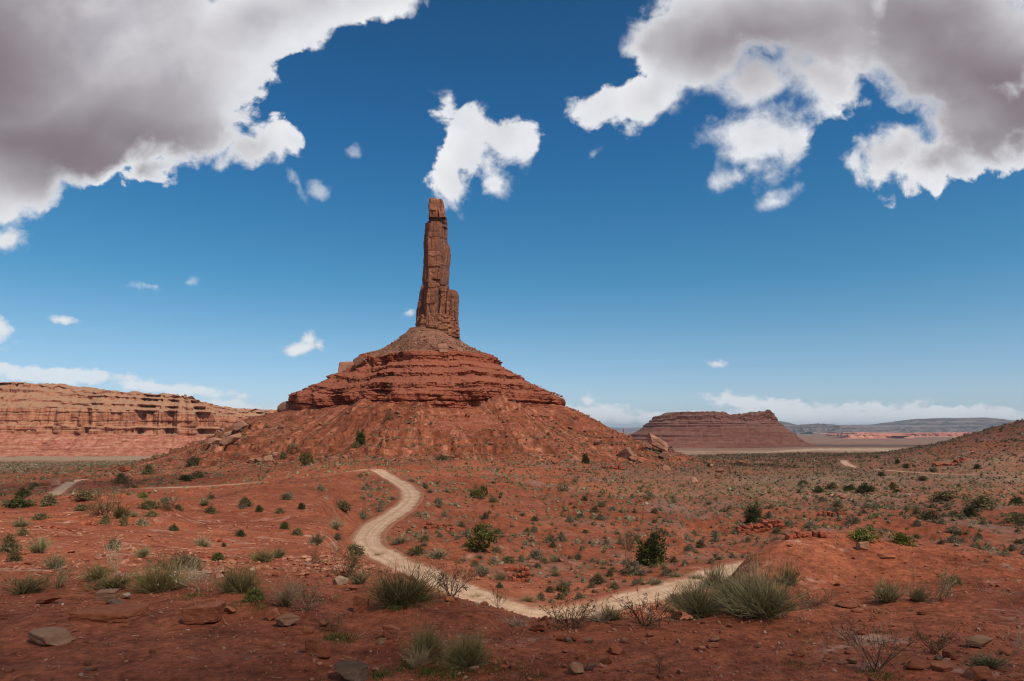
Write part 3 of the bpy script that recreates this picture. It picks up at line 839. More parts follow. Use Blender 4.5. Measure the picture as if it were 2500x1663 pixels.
def butte_loft(name, mat, secs, base_y, plan, seed, block=(3.2, 4.5, 0.8), rough_a=0.35, flat_top=True, step=0.42, npt=88, front_d=5.0, back_d=6.0, groove=0.5, slant=0.0, side_mat=None):
    """a standing mass of rock: heights with left and right edge, faceted plan, joints, bedding grooves and broken blocks.
    secs: rows (crop row, left, right) measured on the photograph, scaled to metres at the butte's distance"""
    s = np.array(secs, float)
    z = 139.2 - 0.0658 * s[:, 0]; xl = -72 + 0.0658 * s[:, 1]; xr = -72 + 0.0658 * s[:, 2]
    order = np.argsort(z); z, xl, xr = z[order], xl[order], xr[order]
    zz = np.arange(z[0], z[-1] + 1e-6, step)
    L = np.interp(zz, z, xl); Rr = np.interp(zz, z, xr)
    pl = np.array(plan, float)
    seg = np.linalg.norm(np.diff(np.vstack([pl, pl[:1]]) * [8, 5], axis=0), axis=1)
    cum = np.concatenate([[0], np.cumsum(seg)])
    tt = np.linspace(0, cum[-1], npt, endpoint=False)
    closed = np.vstack([pl, pl[:1]])
    fx = np.interp(tt, cum, closed[:, 0]); fy = np.interp(tt, cum, closed[:, 1])
    Wd = (Rr - L)[:, None]
    X = L[:, None] + fx[None] * Wd
    D = np.where(fy < 0, front_d, back_d)[None] * fy[None] * (0.55 + 0.45 * Wd / Wd.max())
    Yy = base_y + D + 0 * X
    Zg = np.repeat(zz[:, None], npt, 1)
    cx = (L + Rr)[:, None] / 2
    nx = (fx[None] - 0.5) * 1.0 + 0 * X; ny = fy[None] * 0.8 + 0 * X
    ln = np.hypot(nx, ny) + 1e-6; nx /= ln; ny /= ln
    per = tt[None] * (Wd.mean() / 8)
    b1, e1 = cells(per / block[0] + 0 * Zg, Zg / block[1], seed=seed, jit=0.5)
    b2, e2 = cells(per / 1.4 + 0 * Zg, Zg / 1.7, seed=seed + 3, jit=0.5)
    dis = block[2] * (0.75 * b1 + 0.12 * b2)
    dis += 1.5 * rough_a * fbm(X / 2.6, Yy / 2.6, Zg / 6.5, octaves=4, seed=seed + 7)
    dis += 0.9 * np.minimum(0, np.abs(vnoise(per / 2.1 + 0.25 * fbm(X / 3, Zg / 5, seed=seed), Zg / 14, seed=seed + 11)) - 0.14) * 4 * block[2]
    dis += groove * np.minimum(0, vnoise(Zg / 2.3 + 0.3 * vnoise(X / 3, Zg / 3, seed=seed + 2), 0 * Zg + seed, seed=seed) + 0.45) * 1.2
    X = X + nx * dis; Yy = Yy + ny * dis
    if slant:
        topw = sstep(zz, zz[-1] - 3.0, zz[-1])[:, None]
        Zg = Zg + topw * slant * (fx[None] - 0.4)
    V = np.stack([X, Yy, Zg + CZ], -1).reshape(-1, 3)
    n = len(zz)
    q = grid_quads(n, npt, wrap=True)
    # cap: shrink the last ring towards its middle over a lumpy top
    ring = V[-npt:]
    c = ring.mean(0)
    caps = []
    for k, f in enumerate((0.8, 0.5, 0.2)):
        r = c + (ring - c) * f
        r[:, 2] = ring[:, 2] + 0.5 * vnoise(r[:, 0] * 0.9, r[:, 1] * 0.9, seed=seed + 9) + 0.12 * k
        caps.append(r)
    V = np.vstack([V] + caps + [c[None] + [[0, 0, 0.3]]])
    for k in range(3):
        a = (n - 1 + k) * npt; b = a + npt
        j = np.arange(npt); j2 = (j + 1) % npt
        q = np.vstack([q, np.stack([a + j, a + j2, b + j2, b + j], -1)])
    a = (n + 2) * npt; j = np.arange(npt)
    tr = np.stack([a + j, a + (j + 1) % npt, np.full(npt, len(V) - 1)], -1)
    V = V - np.array([BX, BY, CZ - 10])
    me = make_mesh(name, V, quads=q, tris=tr, smooth=False)
    o = add_obj(name, me, M[mat], butte)
    if side_mat:                                    # sheer sides: desert-varnished, with their shade put into the colour too
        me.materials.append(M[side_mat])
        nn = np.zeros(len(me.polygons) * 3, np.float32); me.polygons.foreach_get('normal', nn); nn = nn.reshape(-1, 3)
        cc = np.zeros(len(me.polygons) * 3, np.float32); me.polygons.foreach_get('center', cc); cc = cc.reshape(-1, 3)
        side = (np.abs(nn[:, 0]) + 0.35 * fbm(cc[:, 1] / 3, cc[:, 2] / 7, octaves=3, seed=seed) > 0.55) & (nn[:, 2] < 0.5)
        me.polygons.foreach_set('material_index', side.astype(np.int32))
    return o
SHAFT = [(0.0, 0.25), (0.16, -0.95), (0.30, -1.0), (0.68, -0.92), (0.74, -0.75), (1.0, 0.25), (0.82, 0.95), (0.2, 1.0)]
BOX = [(0.0, -0.3), (0.15, -0.95), (0.80, -1.0), (1.0, -0.4), (1.0, 0.6), (0.8, 1.0), (0.2, 1.0), (0.0, 0.6)]
CY = 397.0
sh = butte_loft('spire', 'spire', [(284, 338, 521), (290, 330, 522), (340, 322, 528), (420, 320, 530), (455, 315, 531), (520, 314, 544), (580, 313, 547), (630, 309, 544), (720, 302, 540), (760, 299, 538), (840, 300, 536), (950, 292, 536), (1100, 285, 540), (1260, 280, 545)], CY, SHAFT, 70, block=(3.2, 12, 0.9), front_d=5.0, back_d=6.0, side_mat='varnish_shade')
butte_loft('spire_neck', 'varnish_shade', [(240, 370, 512), (284, 352, 518), (330, 345, 522)], CY + 0.6, BOX, 83, block=(2.2, 1.6, 0.6), front_d=3.2, back_d=5)
butte_loft('spire_cap', 'spire', [(80, 364, 434), (100, 361, 440), (130, 360, 441), (200, 364, 441), (252, 362, 444)], CY - 0.3, BOX, 81, block=(3.5, 4.2, 0.5), front_d=4.3, back_d=4.0, groove=0.3)
butte_loft('spire_cap', 'spire', [(84, 437, 480), (110, 437, 489), (130, 437, 493), (165, 437, 493), (200, 438, 503), (252, 440, 518)], CY + 0.3, BOX, 82, block=(3.5, 4.2, 0.5), front_d=4.0, back_d=4.2, groove=0.3)
butte_loft('spire_slab', 'spire', [(318, 368, 484), (340, 364, 486), (400, 357, 477), (450, 352, 474), (530, 351, 474), (640, 350, 474), (740, 353, 467), (800, 350, 462)], CY - 5.0, BOX, 84, side_mat='varnish_shade', block=(5.0, 8.5, 0.6), front_d=2.3, back_d=3, slant=0.8)
butte_loft('buttress', 'spire', [(806, 374, 402), (815, 362, 425), (830, 350, 447), (850, 346, 462), (930, 344, 456), (1010, 342, 446), (1080, 340, 446), (1130, 336, 452), (1230, 330, 470)], CY - 6.0, BOX, 86, side_mat='varnish_shade', block=(3.6, 6.0, 0.7), front_d=3.4, back_d=4, slant=-1.0)
butte_loft('buttress', 'varnish_shade', [(842, 300, 345), (860, 290, 348), (930, 284, 348), (1000, 266, 346), (1060, 260, 342), (1110, 257, 344), (1190, 250, 346), (1240, 244, 346)], CY - 1.5, BOX, 88, block=(3.0, 5.0, 0.6), front_d=3.5, back_d=5)
butte_loft('buttress', 'spire', [(862, 470, 522), (900, 466, 524), (1000, 462, 516), (1080, 458, 505), (1240, 455, 505)], CY - 4.0, BOX, 90, block=(3.0, 5.0, 0.6), front_d=2.0, back_d=5)
butte_loft('pillar', 'spire', [(886, 538, 590), (892, 528, 602), (905, 520, 610), (940, 512, 617), (990, 506, 620), (1100, 500, 620), (1130, 500, 618), (1245, 500, 616)], CY - 1.2, BOX, 92, side_mat='varnish_shade', block=(4.5, 6.2, 0.6), front_d=4.2, back_d=5, groove=0.35)
butte_loft('plinth', 'spire', [(1085, 338, 440), (1105, 300, 520), (1120, 262, 612), (1180, 252, 618), (1235, 244, 622), (1300, 232, 630)], CY - 1.0, BOX, 94, block=(2.2, 1.1, 0.8), front_d=7.4, back_d=8, rough_a=0.5, groove=0.9)

# ================================================================== far mesas and ridges
def cliff_sweep(name, mat, slope_mat, plan, prof, ztop, n_along, seed, amp=(9, 5, 2.2), label=None, cat=None, split=None, blk=(26, 9), step=1.2):
    """a long scarp: plan is a line of (photo column, distance), prof rows are (setback towards the viewer, height, is_cliff)"""
    pl = np.array([((p - 1250) / F * d, d) for p, d in plan])
    L = np.concatenate([[0], np.cumsum(np.linalg.norm(np.diff(pl, axis=0), axis=1))])
    s = np.linspace(0, L[-1], n_along)
    x = np.interp(s, L, pl[:, 0]); y = np.interp(s, L, pl[:, 1])
    k = int(n_along / 60) or 1
    tx = np.gradient(x); ty = np.gradient(y)
    tx = blur(tx[:, None], k * 1.5, 0)[:, 0]; ty = blur(ty[:, None], k * 1.5, 0)[:, 0]
    ln = np.hypot(tx, ty); nx, ny = ty / ln, -tx / ln
    P = []; C = []
    for a, b in zip(prof[:-1], prof[1:]):
        m = max(2, int(math.hypot(b[0] - a[0], b[1] - a[1]) / step))
        for i in range(m):
            t = i / m
            P.append((a[0] + (b[0] - a[0]) * t, a[1] + (b[1] - a[1]) * t)); C.append(b[2])
    P.append(prof[-1][:2]); C.append(prof[-1][2])
    P = np.array(P); C = np.array(C, float)
    C = blur(C[:, None], 1.2, 0)
    zt = np.interp(s, L, [z for z in ztop])          # local top height relative to the profile's own
    O = P[:, 0][:, None]; Z0 = P[:, 1][:, None]
    up = np.clip((Z0 - P[:, 1].min()) / (P[:, 1].max() - P[:, 1].min()), 0, 1)
    Z = Z0 + zt[None] * up ** 2.2
    S = s[None] + 0 * Z
    base = amp[0] * fbm(S / (blk[0] * 6), Z / 200, octaves=4, seed=seed)
    alc = np.minimum(0, fbm(S / (blk[0] * 0.75), Z / (blk[1] * 14), octaves=3, seed=seed + 1) + 0.06) * amp[1] * 3.6
    b1, e1 = cells(S / blk[0], Z / blk[1], seed=seed + 2)
    b2, e2 = cells(S / (blk[0] * 0.45), Z / (blk[1] * 0.5), seed=seed + 3)
    alc = alc + amp[2] * 2.8 * fbm(S / (blk[0] * 0.36), Z / (blk[1] * 30), octaves=3, seed=seed + 12)
    alc = alc * sstep(Z0, split - 5, split + 1)
    lay = vnoise(Z / (blk[1] * 0.32), S / 400, seed=seed + 4)
    O2 = O + base + C * (alc + amp[2] * (b1 + 0.5 * b2 - 0.8 * (e1 < 0.06)) + amp[2] * 0.2 * lay) + (1 - C) * 1.6 * amp[0] * np.maximum(0, fbm(S / (blk[0] * 3.2), S * 0, octaves=3, seed=seed + 15)) * sstep(Z0, P[:, 1].max() * 0.1, -P[:, 1].max() * 0.35) + (1 - C) * (amp[0] * 0.75 * fbm(S / (blk[0] * 0.8), Z / 120, octaves=4, seed=seed + 5) + amp[2] * .6 * lay)
    topn = sstep(up, 0.9, 1.0) * blk[1] * 0.35 * fbm(S / (blk[0] * 0.8), O / 30, octaves=3, seed=seed + 6)
    Z = Z + topn + (1 - C) * blk[1] * 0.12 * fbm(S / 9, O / 9, octaves=3, seed=seed + 8)
    X = x[None] + nx[None] * O2; Yy = y[None] + ny[None] * O2
    V = np.stack([X, Yy, Z + CZ], -1)
    o0 = np.array([x.mean(), y.mean(), CZ + P[:, 1].min()])
    root = empty(name, o0, label, cat)
    cut = int(np.argmax(P[:, 1] <= split))
    for nm, mt, a, b in (('cliff_face', mat, 0, cut), ('talus_slope', slope_mat, cut, len(P) - 1)):
        me = make_mesh(nm, V[a:b + 1].reshape(-1, 3) - o0, quads=grid_quads(b - a + 1, n_along)[:, ::-1], smooth=False)
        add_obj(nm, me, M[mt], root)
    return root

cliff_sweep('mesa', 'cliff', 'cliff_talus',
    [(-900, 1150), (-500, 1040), (-200, 1000), (0, 985), (148, 1000), (297, 1010), (431, 1030), (530, 1050), (575, 1120), (610, 1260), (650, 1400), (720, 1500), (900, 1650)],
    [(-420, 50, 0), (-150, 58, 0), (-66, 56, 0), (-62, 51.5, 1), (-50, 48.5, 0), (-47, 44, 1), (-34, 37, 0), (-31, 33, 1), (-21, 28.5, 0), (-17, 25.5, 1), (-11, 4.0, 1), (-7.5, 2.5, 0), (-5.5, -7.5, 1), (6, -12, 0), (20, -18, 0), (22, -20, 1), (48, -29, 0), (50, -30.5, 1), (90, -42, 0), (170, -56, 0)],
    [30, 26, 20, 16, 8, 2, -1, -4, -7, -9, -11, -14, -16], 600, 101, blk=(22, 13), amp=(15, 9, 2.0), label='long orange sandstone mesa with sunlit banded cliffs left of the spire butte', cat='mesa', split=-7)

def ring_mesa(name, cx, d, half_w, half_d, prof, seed, n_th, label, parts, amp=1.0, expo=3.0, blk=20, top=None, step=2.4, turn=0.0):
    x0 = (cx - 1250) / F * d
    P = []; C = []
    for a, b in zip(prof[:-1], prof[1:]):
        m = max(2, int(math.hypot((b[0] - a[0]), b[1] - a[1]) / step))
        for i in range(m):
            t = i / m
            P.append((a[0] + (b[0] - a[0]) * t, a[1] + (b[1] - a[1]) * t)); C.append(b[2])
    P.append(prof[-1][:2]); C.append(prof[-1][2])
    P = np.array(P); C = blur(np.array(C, float)[:, None], 1.0, 0)
    th = np.linspace(0, 2 * math.pi, n_th, endpoint=False)
    ct, st = np.cos(th), np.sin(th)
    rr = 1 / (np.abs(ct) ** expo + np.abs(st) ** expo) ** (1 / expo)
    ex = rr * ct; ey = rr * st
    O = P[:, 0][:, None]; Z = P[:, 1][:, None] + 0 * th[None]
    px_ = ex[None] * (half_w + O); py_ = ey[None] * (half_d + O)
    arc = th[None] * (half_w + half_d) / 2
    b1, e1 = cells(arc / blk + 0 * Z, Z / (blk * 0.5), seed=seed)
    lay = vnoise(Z / (blk * 0.16), arc / 300, seed=seed + 1)
    fl = np.where(P[:, 0] < -half_d * 0.55, 0.0, 1.0)[:, None]
    dis = fl * amp * (blk * 0.5 * fbm(arc / (blk * 3.5), Z / 90, octaves=4, seed=seed + 2) + C * (blk * 0.16 * b1 - blk * 0.10 * (e1 < 0.07) + blk * 0.10 * lay) + (1 - C) * blk * 0.07 * lay)
    X = px_ + ct[None] * dis; Yy = py_ + st[None] * dis
    if top is not None:
        zt = np.interp(X / half_w, [t[0] for t in top], [t[1] for t in top])
        up = sstep(Z, P[:, 1].max() * 0.25, P[:, 1].max() * 0.9)
        knob = np.abs(vnoise(X / (blk * 0.55), Yy / (blk * 0.9), seed=seed + 4))
        Z = Z + up * (zt + (knob - 0.35) * blk * 0.42 * sstep(X / half_w, -0.1, 0.25) + blk * 0.10 * vnoise(X / 9, Yy / 9, seed=seed + 5))
    if turn:
        c_, s_ = math.cos(turn), math.sin(turn)
        X, Yy = X * c_ - Yy * s_, X * s_ + Yy * c_
    V = np.stack([X, Yy, Z], -1)
    root = empty(name, (x0, d, CZ), label, 'mesa')
    for nm, mt, a, b in parts:
        ia = 0 if a is None else int(np.argmax(P[:, 1] <= a)); ib = len(P) - 1 if b is None else int(np.argmax(P[:, 1] <= b))
        me = make_mesh(nm, V[ia:ib + 1].reshape(-1, 3), quads=grid_quads(ib - ia + 1, n_th, wrap=True)[:, ::-1], smooth=False)
        add_obj(nm, me, M[mt], root)
    return root
ring_mesa('mesa', 1738, 2250, 206, 130,
    [(-206 * .62, 54, 0), (-40, 55, 0), (-14, 54, 0), (-10, 44, 1), (-4, 42, 0), (-1, 30, 1), (4, 28, 0), (7, 18, 1), (12, 16, 0), (14, 9, 1), (34, -6, 0), (48, -14, 0), (50, -20, 1), (66, -29, 0), (68, -35, 1), (100, -48, 0), (170, -62, 0), (330, -76, 0)],
    121, 420, 'broad dark brown mesa with knobbly top standing on the plain right of the spire butte', [('cliff_face', 'mesa', None, 8.5), ('talus_slope', 'mesa_slope', 8.5, None)], blk=22,
    top=[(-1.1, -14), (-0.93, -12), (-0.72, -4), (-0.68, 2), (-0.1, 3), (0.05, 1), (0.15, -8), (0.3, -9), (0.5, -6), (0.66, -2), (0.75, 6), (0.84, -1), (0.93, -6), (1.0, -24), (1.2, -40)])
ring_mesa('mesa', 1522, 2700, 4.0, 4.0,
    [(-3.6, 4.5, 0), (-1.0, 4, 1), (-1.2, -2, 1), (-2.0, -9, 1), (-0.5, -16, 1), (2, -21, 1), (6, -23, 0), (17, -31, 0), (22, -34, 1), (36, -48, 0), (50, -62, 0), (90, -74, 0)],
    131, 64, 'tiny dark pinnacle on a small cone beside the broad brown mesa', [('pinnacle', 'mesa', None, -22), ('cone', 'mesa_slope', -22, None)], amp=0.25, blk=12, expo=2.2, step=1.6)
ring_mesa('mesa', 633, 2600, 34, 24,
    [(-22, 78, 0), (-3, 77, 0), (0, 66, 1), (6, 58, 0), (60, 20, 0), (160, -60, 0)],
    133, 70, 'small purple mesa top showing behind the end of the long orange cliffs', [('cliff_face', 'mesa', None, 62), ('talus_slope', 'mesa_slope', 62, None)], amp=0.5, blk=14, step=3)

def far_ridge(name, crest, d_crest, d_foot, mat, seed, gully, label, z_foot, n_al=260, n_row=46, shape=1.6, cat='ridge', kind=None):
    px = np.array([c[0] for c in crest], float); py = np.array([c[1] for c in crest], float)
    cols_ = np.linspace(px[0], px[-1], n_al)
    zc = (HY - np.interp(cols_, px, py)) / F * d_crest
    rows = np.linspace(0, 1, n_row)[:, None]
    d = d_foot + (d_crest - d_foot) * rows + 0 * cols_[None]
    x = ((cols_ - 1250) / F)[None] * d_crest + 0 * d
    g = fbm(x / gully + d / (gully * 2.2), d / (gully * 4), octaves=4, seed=seed)
    z = z_foot + (zc[None] - z_foot) * (rows ** shape)
    cl = sstep(rows, 0.80, 0.90) * (1 - sstep(rows, 0.94, 1.0))
    z = z + (1 - np.abs(rows * 2 - 1)) * (zc[None] - z_foot) * 0.75 * g + cl * (zc[None] - z_foot) * 0.06
    back = np.stack([x[-1], d[-1] + (d_crest - d_foot) * 0.6, np.full(n_al, z_foot - 60)], -1)
    V = np.concatenate([np.stack([x, d, z], -1), back[None]], 0)
    o0 = np.array([x.mean(), d_crest, z_foot + CZ])
    V = V.reshape(-1, 3) + [0, 0, CZ] - o0
    me = make_mesh(name, V, quads=grid_quads(n_row + 1, n_al), smooth=False)
    o = add_obj(name, me, M[mat], loc=o0)
    return tag(o, label, cat, kind=kind) if label else tag(o, kind='structure')
far_ridge('mountain', [(1820, 1040), (1870, 1030), (1889, 1028), (1902, 1030), (1913, 1035), (1953, 1041), (1990, 1041), (2016, 1039), (2087, 1037), (2100, 1039), (2125, 1037), (2163, 1032), (2198, 1027), (2234, 1023), (2319, 1021), (2381, 1020), (2398, 1023), (2412, 1027), (2457, 1030), (2520, 1033), (2640, 1026), (2800, 1030), (3000, 1036)],
    14000, 8200, 'ridge', 141, 420, None, -118, shape=1.5)
far_ridge('hill', [(1360, 1046), (1430, 1043.5), (1480, 1043), (1530, 1044.5), (1575, 1043), (1640, 1046), (1750, 1047)], 30000, 24000, 'ridge', 143, 1500, None, -110, n_al=80, n_row=20)
far_ridge('hill', [(-900, 1036), (-300, 1040), (200, 1040), (640, 1042), (760, 1045), (1000, 1047)], 26000, 20000, 'ridge', 144, 1500, None, -110, n_al=80, n_row=20)
cliff_sweep('mesa', 'far_red', 'far_red',
    [(2030, 5500), (2070, 5200), (2100, 5200), (2160, 5200), (2210, 5350), (2235, 5500)],
    [(-500, -40, 0), (-60, -38, 0), (-14, -38, 0), (-6, -58, 1), (10, -62, 0), (40, -74, 0), (90, -84, 0), (170, -92, 0)],
    [-28, -4, 0, 0, -4, -10], 150, 151, amp=(26, 10, 5), label='low red mesa on the far plain in front of the blue ridge', cat='mesa', split=-60, blk=(60, 22), step=7)
cliff_sweep('mesa', 'far_red', 'far_red',
    [(2070, 6600), (2090, 6500), (2130, 6500), (2200, 6600), (2290, 6500), (2360, 6500), (2450, 6600), (2600, 6700)],
    [(-900, -34, 0), (-80, -30, 0), (-18, -30, 0), (-8, -56, 1), (14, -62, 0), (60, -78, 0), (130, -90, 0), (240, -98, 0)],
    [-10, 6, -8, -12, -4, 2, 4, 4], 220, 152, amp=(60, 16, 7), label='long low line of pinkish cliffs at the foot of the blue ridge', cat='mesa', split=-60, blk=(80, 26), step=8)

# ================================================================== haze and clouds added for shade
def haze_box():
    x0, x1, y0, y1, z0, z1 = -52000, 52000, -52000, 52000, -240, 420
    V = [(x, y, z) for z in (z0, z1) for y in (y0, y1) for x in (x0, x1)]
    Q = [(0, 2, 3, 1), (4, 5, 7, 6), (0, 1, 5, 4), (2, 6, 7, 3), (0, 4, 6, 2), (1, 3, 7, 5)]
    me = make_mesh('haze', V, quads=Q)
    m = bpy.data.materials.new('haze')
    m.use_nodes = True
    m.node_tree.nodes.clear()
    t = NT(m.node_tree)
    out = t.n('ShaderNodeOutputMaterial')
    pv = t.n('ShaderNodeVolumePrincipled')
    pv.inputs['Color'].default_value = (0.72, 0.85, 1.0, 1)
    pv.inputs['Density'].default_value = 2.7e-5
    pv.inputs['Anisotropy'].default_value = 0.2
    t.link(pv.outputs[0], out.inputs['Volume'])
    return tag(add_obj('haze', me, m), kind='stuff')
haze_box()

def shade_cloud_material(name, fac):
    m = bpy.data.materials.new(name)
    m.use_nodes = True
    m.node_tree.nodes.clear()
    t = NT(m.node_tree)
    out = t.n('ShaderNodeOutputMaterial')
    d = t.n('ShaderNodeBsdfDiffuse'); d.inputs[0].default_value = (0.9, 0.9, 0.92, 1)
    tl = t.n('ShaderNodeBsdfTranslucent'); tl.inputs[0].default_value = (0.9, 0.9, 0.92, 1)
    ad = t.n('ShaderNodeMixShader'); ad.inputs[0].default_value = 0.5
    t.link(d.outputs[0], ad.inputs[1]); t.link(tl.outputs[0], ad.inputs[2])
    tr = t.n('ShaderNodeBsdfTransparent')
    mx = t.n('ShaderNodeMixShader')
    p = t.n('ShaderNodeTexCoord').outputs['Object']
    r = t.vmath('LENGTH', t.vmath('MULTIPLY', p, (1, 1, 0)), out=1)
    n = t.noise(p, 2.2, 5, 0.6)
    edge = t.step(t.math('ADD', r, t.math('MULTIPLY', t.math('SUBTRACT', n, 0.5), 0.35)), 0.50, 0.90, 1.0, 0.0)
    t.put(mx.inputs[0], t.math('MULTIPLY', edge, fac))
    t.link(tr.outputs[0], mx.inputs[1]); t.link(ad.outputs[0], mx.inputs[2])
    t.link(mx.outputs[0], out.inputs[0])
    return m

def add_shade_cloud(gx, gy, rx, ry, height, fac, seed, turn=0.0):
    """one of the clouds added out of view to darken the ground, on the line from the ground at (gx, gy) towards the sun; its shade falls there"""
    k = height / SUN[2]
    c = np.array([gx, gy, 0]) + SUN * k
    n_r, n_t = 22, 64
    ph = np.linspace(0.001, math.pi - 0.001, n_r)[:, None]
    th = np.linspace(0, 2 * math.pi, n_t, endpoint=False)[None]
    x = np.sin(ph) * np.cos(th); y = np.sin(ph) * np.sin(th); z = np.cos(ph) + 0 * th
    b = 1 + 0.22 * fbm(x * 2.2 + seed, y * 2.2, z * 2.2, octaves=4, seed=seed)
    zz = np.where(z > 0, z * 0.34, z * 0.10) * b
    V = np.stack([x * b, y * b, zz], -1).reshape(-1, 3)
    me = make_mesh('shade_cloud', V, quads=grid_quads(n_r, n_t, wrap=True), smooth=True)
    o = add_obj('shade_cloud', me, shade_cloud_material('shade_cloud_skin', fac), loc=c)
    o.scale = (rx, ry, min(rx, ry) * 0.8)
    o.rotation_euler = (0, 0, turn)
    return tag(o, kind='structure')
# (ground x, ground y, half width, half depth, height, opacity of one skin)
for i, (gx, gy, rx, ry, hh, f) in enumerate([
        (-26, -15.2, 92, 34, 520, 0.76),
        (-40, 330, 360, 190, 1200, 0.14),
        (30, 92, 150, 70, 800, 0.14),
        (420, 470, 380, 300, 1200, 0.30),
        (-170, 185, 150, 60, 1000, 0.34),
        (1000, 2250, 900, 620, 1500, 0.34)]):
    add_shade_cloud(gx, gy, rx, ry, hh, f, 200 + i)

# ================================================================== stones
def ico(n):
    t = (1 + 5 ** 0.5) / 2
    v = np.array([(-1, t, 0), (1, t, 0), (-1, -t, 0), (1, -t, 0), (0, -1, t), (0, 1, t), (0, -1, -t), (0, 1, -t), (t, 0, -1), (t, 0, 1), (-t, 0, -1), (-t, 0, 1)], float)
    f = np.array([(0, 11, 5), (0, 5, 1), (0, 1, 7), (0, 7, 10), (0, 10, 11), (1, 5, 9), (5, 11, 4), (11, 10, 2), (10, 7, 6), (7, 1, 8), (3, 9, 4), (3, 4, 2), (3, 2, 6), (3, 6, 8), (3, 8, 9), (4, 9, 5), (2, 4, 11), (6, 2, 10), (8, 6, 7), (9, 8, 1)])
    v /= np.linalg.norm(v[0])
    for _ in range(n):
        cache = {}; nf = []; vl = list(v)
        def mid(a, b):
            k = (min(a, b), max(a, b))
            if k not in cache:
                m_ = vl[a] + vl[b]; vl.append(m_ / np.linalg.norm(m_)); cache[k] = len(vl) - 1
            return cache[k]
        for a, b, c in f:
            ab, bc, ca = mid(a, b), mid(b, c), mid(c, a)
            nf += [(a, ab, ca), (b, bc, ab), (c, ca, bc), (ab, bc, ca)]
        v = np.array(vl); f = np.array(nf)
    return v, f
ICO = [ico(k) for k in range(4)]

def stone_verts(sub, seed, planes=11, roughness=0.05, flat=1.0, boxy=0.0):
    """an angular stone: a sphere cut by random planes; the base is about at z = -0.35"""
    r = np.random.default_rng(seed)
    v, f = ICO[sub]
    n = r.normal(size=(planes, 3)); n /= np.linalg.norm(n, axis=1)[:, None]
    if boxy:
        ax = np.array([[1, 0, 0], [-1, 0, 0], [0, 1, 0], [0, -1, 0], [0, 0, 1], [0, 0, -1]], float) + r.normal(size=(6, 3)) * 0.13
        n = np.vstack([n, ax / np.linalg.norm(ax, axis=1)[:, None]])
    o = np.concatenate([r.uniform(0.62, 0.95, planes), r.uniform(0.55, 0.7, 6)]) if boxy else r.uniform(0.52, 0.9, planes)
    dt = v @ n.T
    with np.errstate(divide='ignore'):
        rr = np.where(dt > 0.02, o[None] / np.maximum(dt, 0.02), 9).min(1)
    rr = np.minimum(rr, 1.15)
    rr = rr * (1 + roughness * fbm(v[:, 0] * 3 + seed, v[:, 1] * 3, v[:, 2] * 3, octaves=3, seed=seed))
    w = v * rr[:, None]
    ext = (w.max(0) - w.min(0)) / 2
    w = (w - (w.max(0) + w.min(0)) / 2) / ext          # unit half-extents in every direction
    w[:, 2] *= flat
    return w, f

def layered(w, seed, n=4, amt=0.06):
    """bedding: shift thin layers of the stone in and out"""
    k = np.floor((w[:, 2] + 1) * n * 0.5 + 0.35 * vnoise(w[:, 0] * 1.4, w[:, 1] * 1.4, seed=seed))
    s = 1 + amt * (2 * _hash(k, k * 0, k * 0, seed) - 1)
    w = w.copy(); w[:, :2] *= s[:, None]
    return w

def place_stone(name, px, py, w, h, mat, label, cat='rock', seed=None, group=None, boxy=0.0, sub=3, tilt=0.0, depth=0.7, lay=0, fn=None, planes=11, pos=None, sink=0.12, rz=None):
    seed = seed if seed is not None else int(px * 7 + py * 13)
    x, y, z = pos or hit(px, py, fn)
    W_ = w * y / F; H_ = h * y / F
    v, f = stone_verts(sub, seed, planes=4 if boxy else planes, boxy=boxy)
    if lay:
        v = layered(v, seed, lay)
    v = v * [W_ / 2, W_ / 2 * depth, H_ / 2]
    if tilt:
        c, s = math.cos(tilt), math.sin(tilt)
        v = np.stack([v[:, 0] * c - v[:, 2] * s, v[:, 1], v[:, 0] * s + v[:, 2] * c], -1)
    v[:, 2] -= v[:, 2].min()
    me = make_mesh(name, v, tris=f)
    # foot of the stone is a little in front of its middle and settled into the soil
    o = add_obj(name, me, M[mat], loc=(x, y + W_ * depth * 0.25, z + CZ - H_ * sink))
    o.rotation_euler = (0, 0, 0.25 * math.sin(seed) if rz is None else rz)
    return tag(o, label, cat, group)

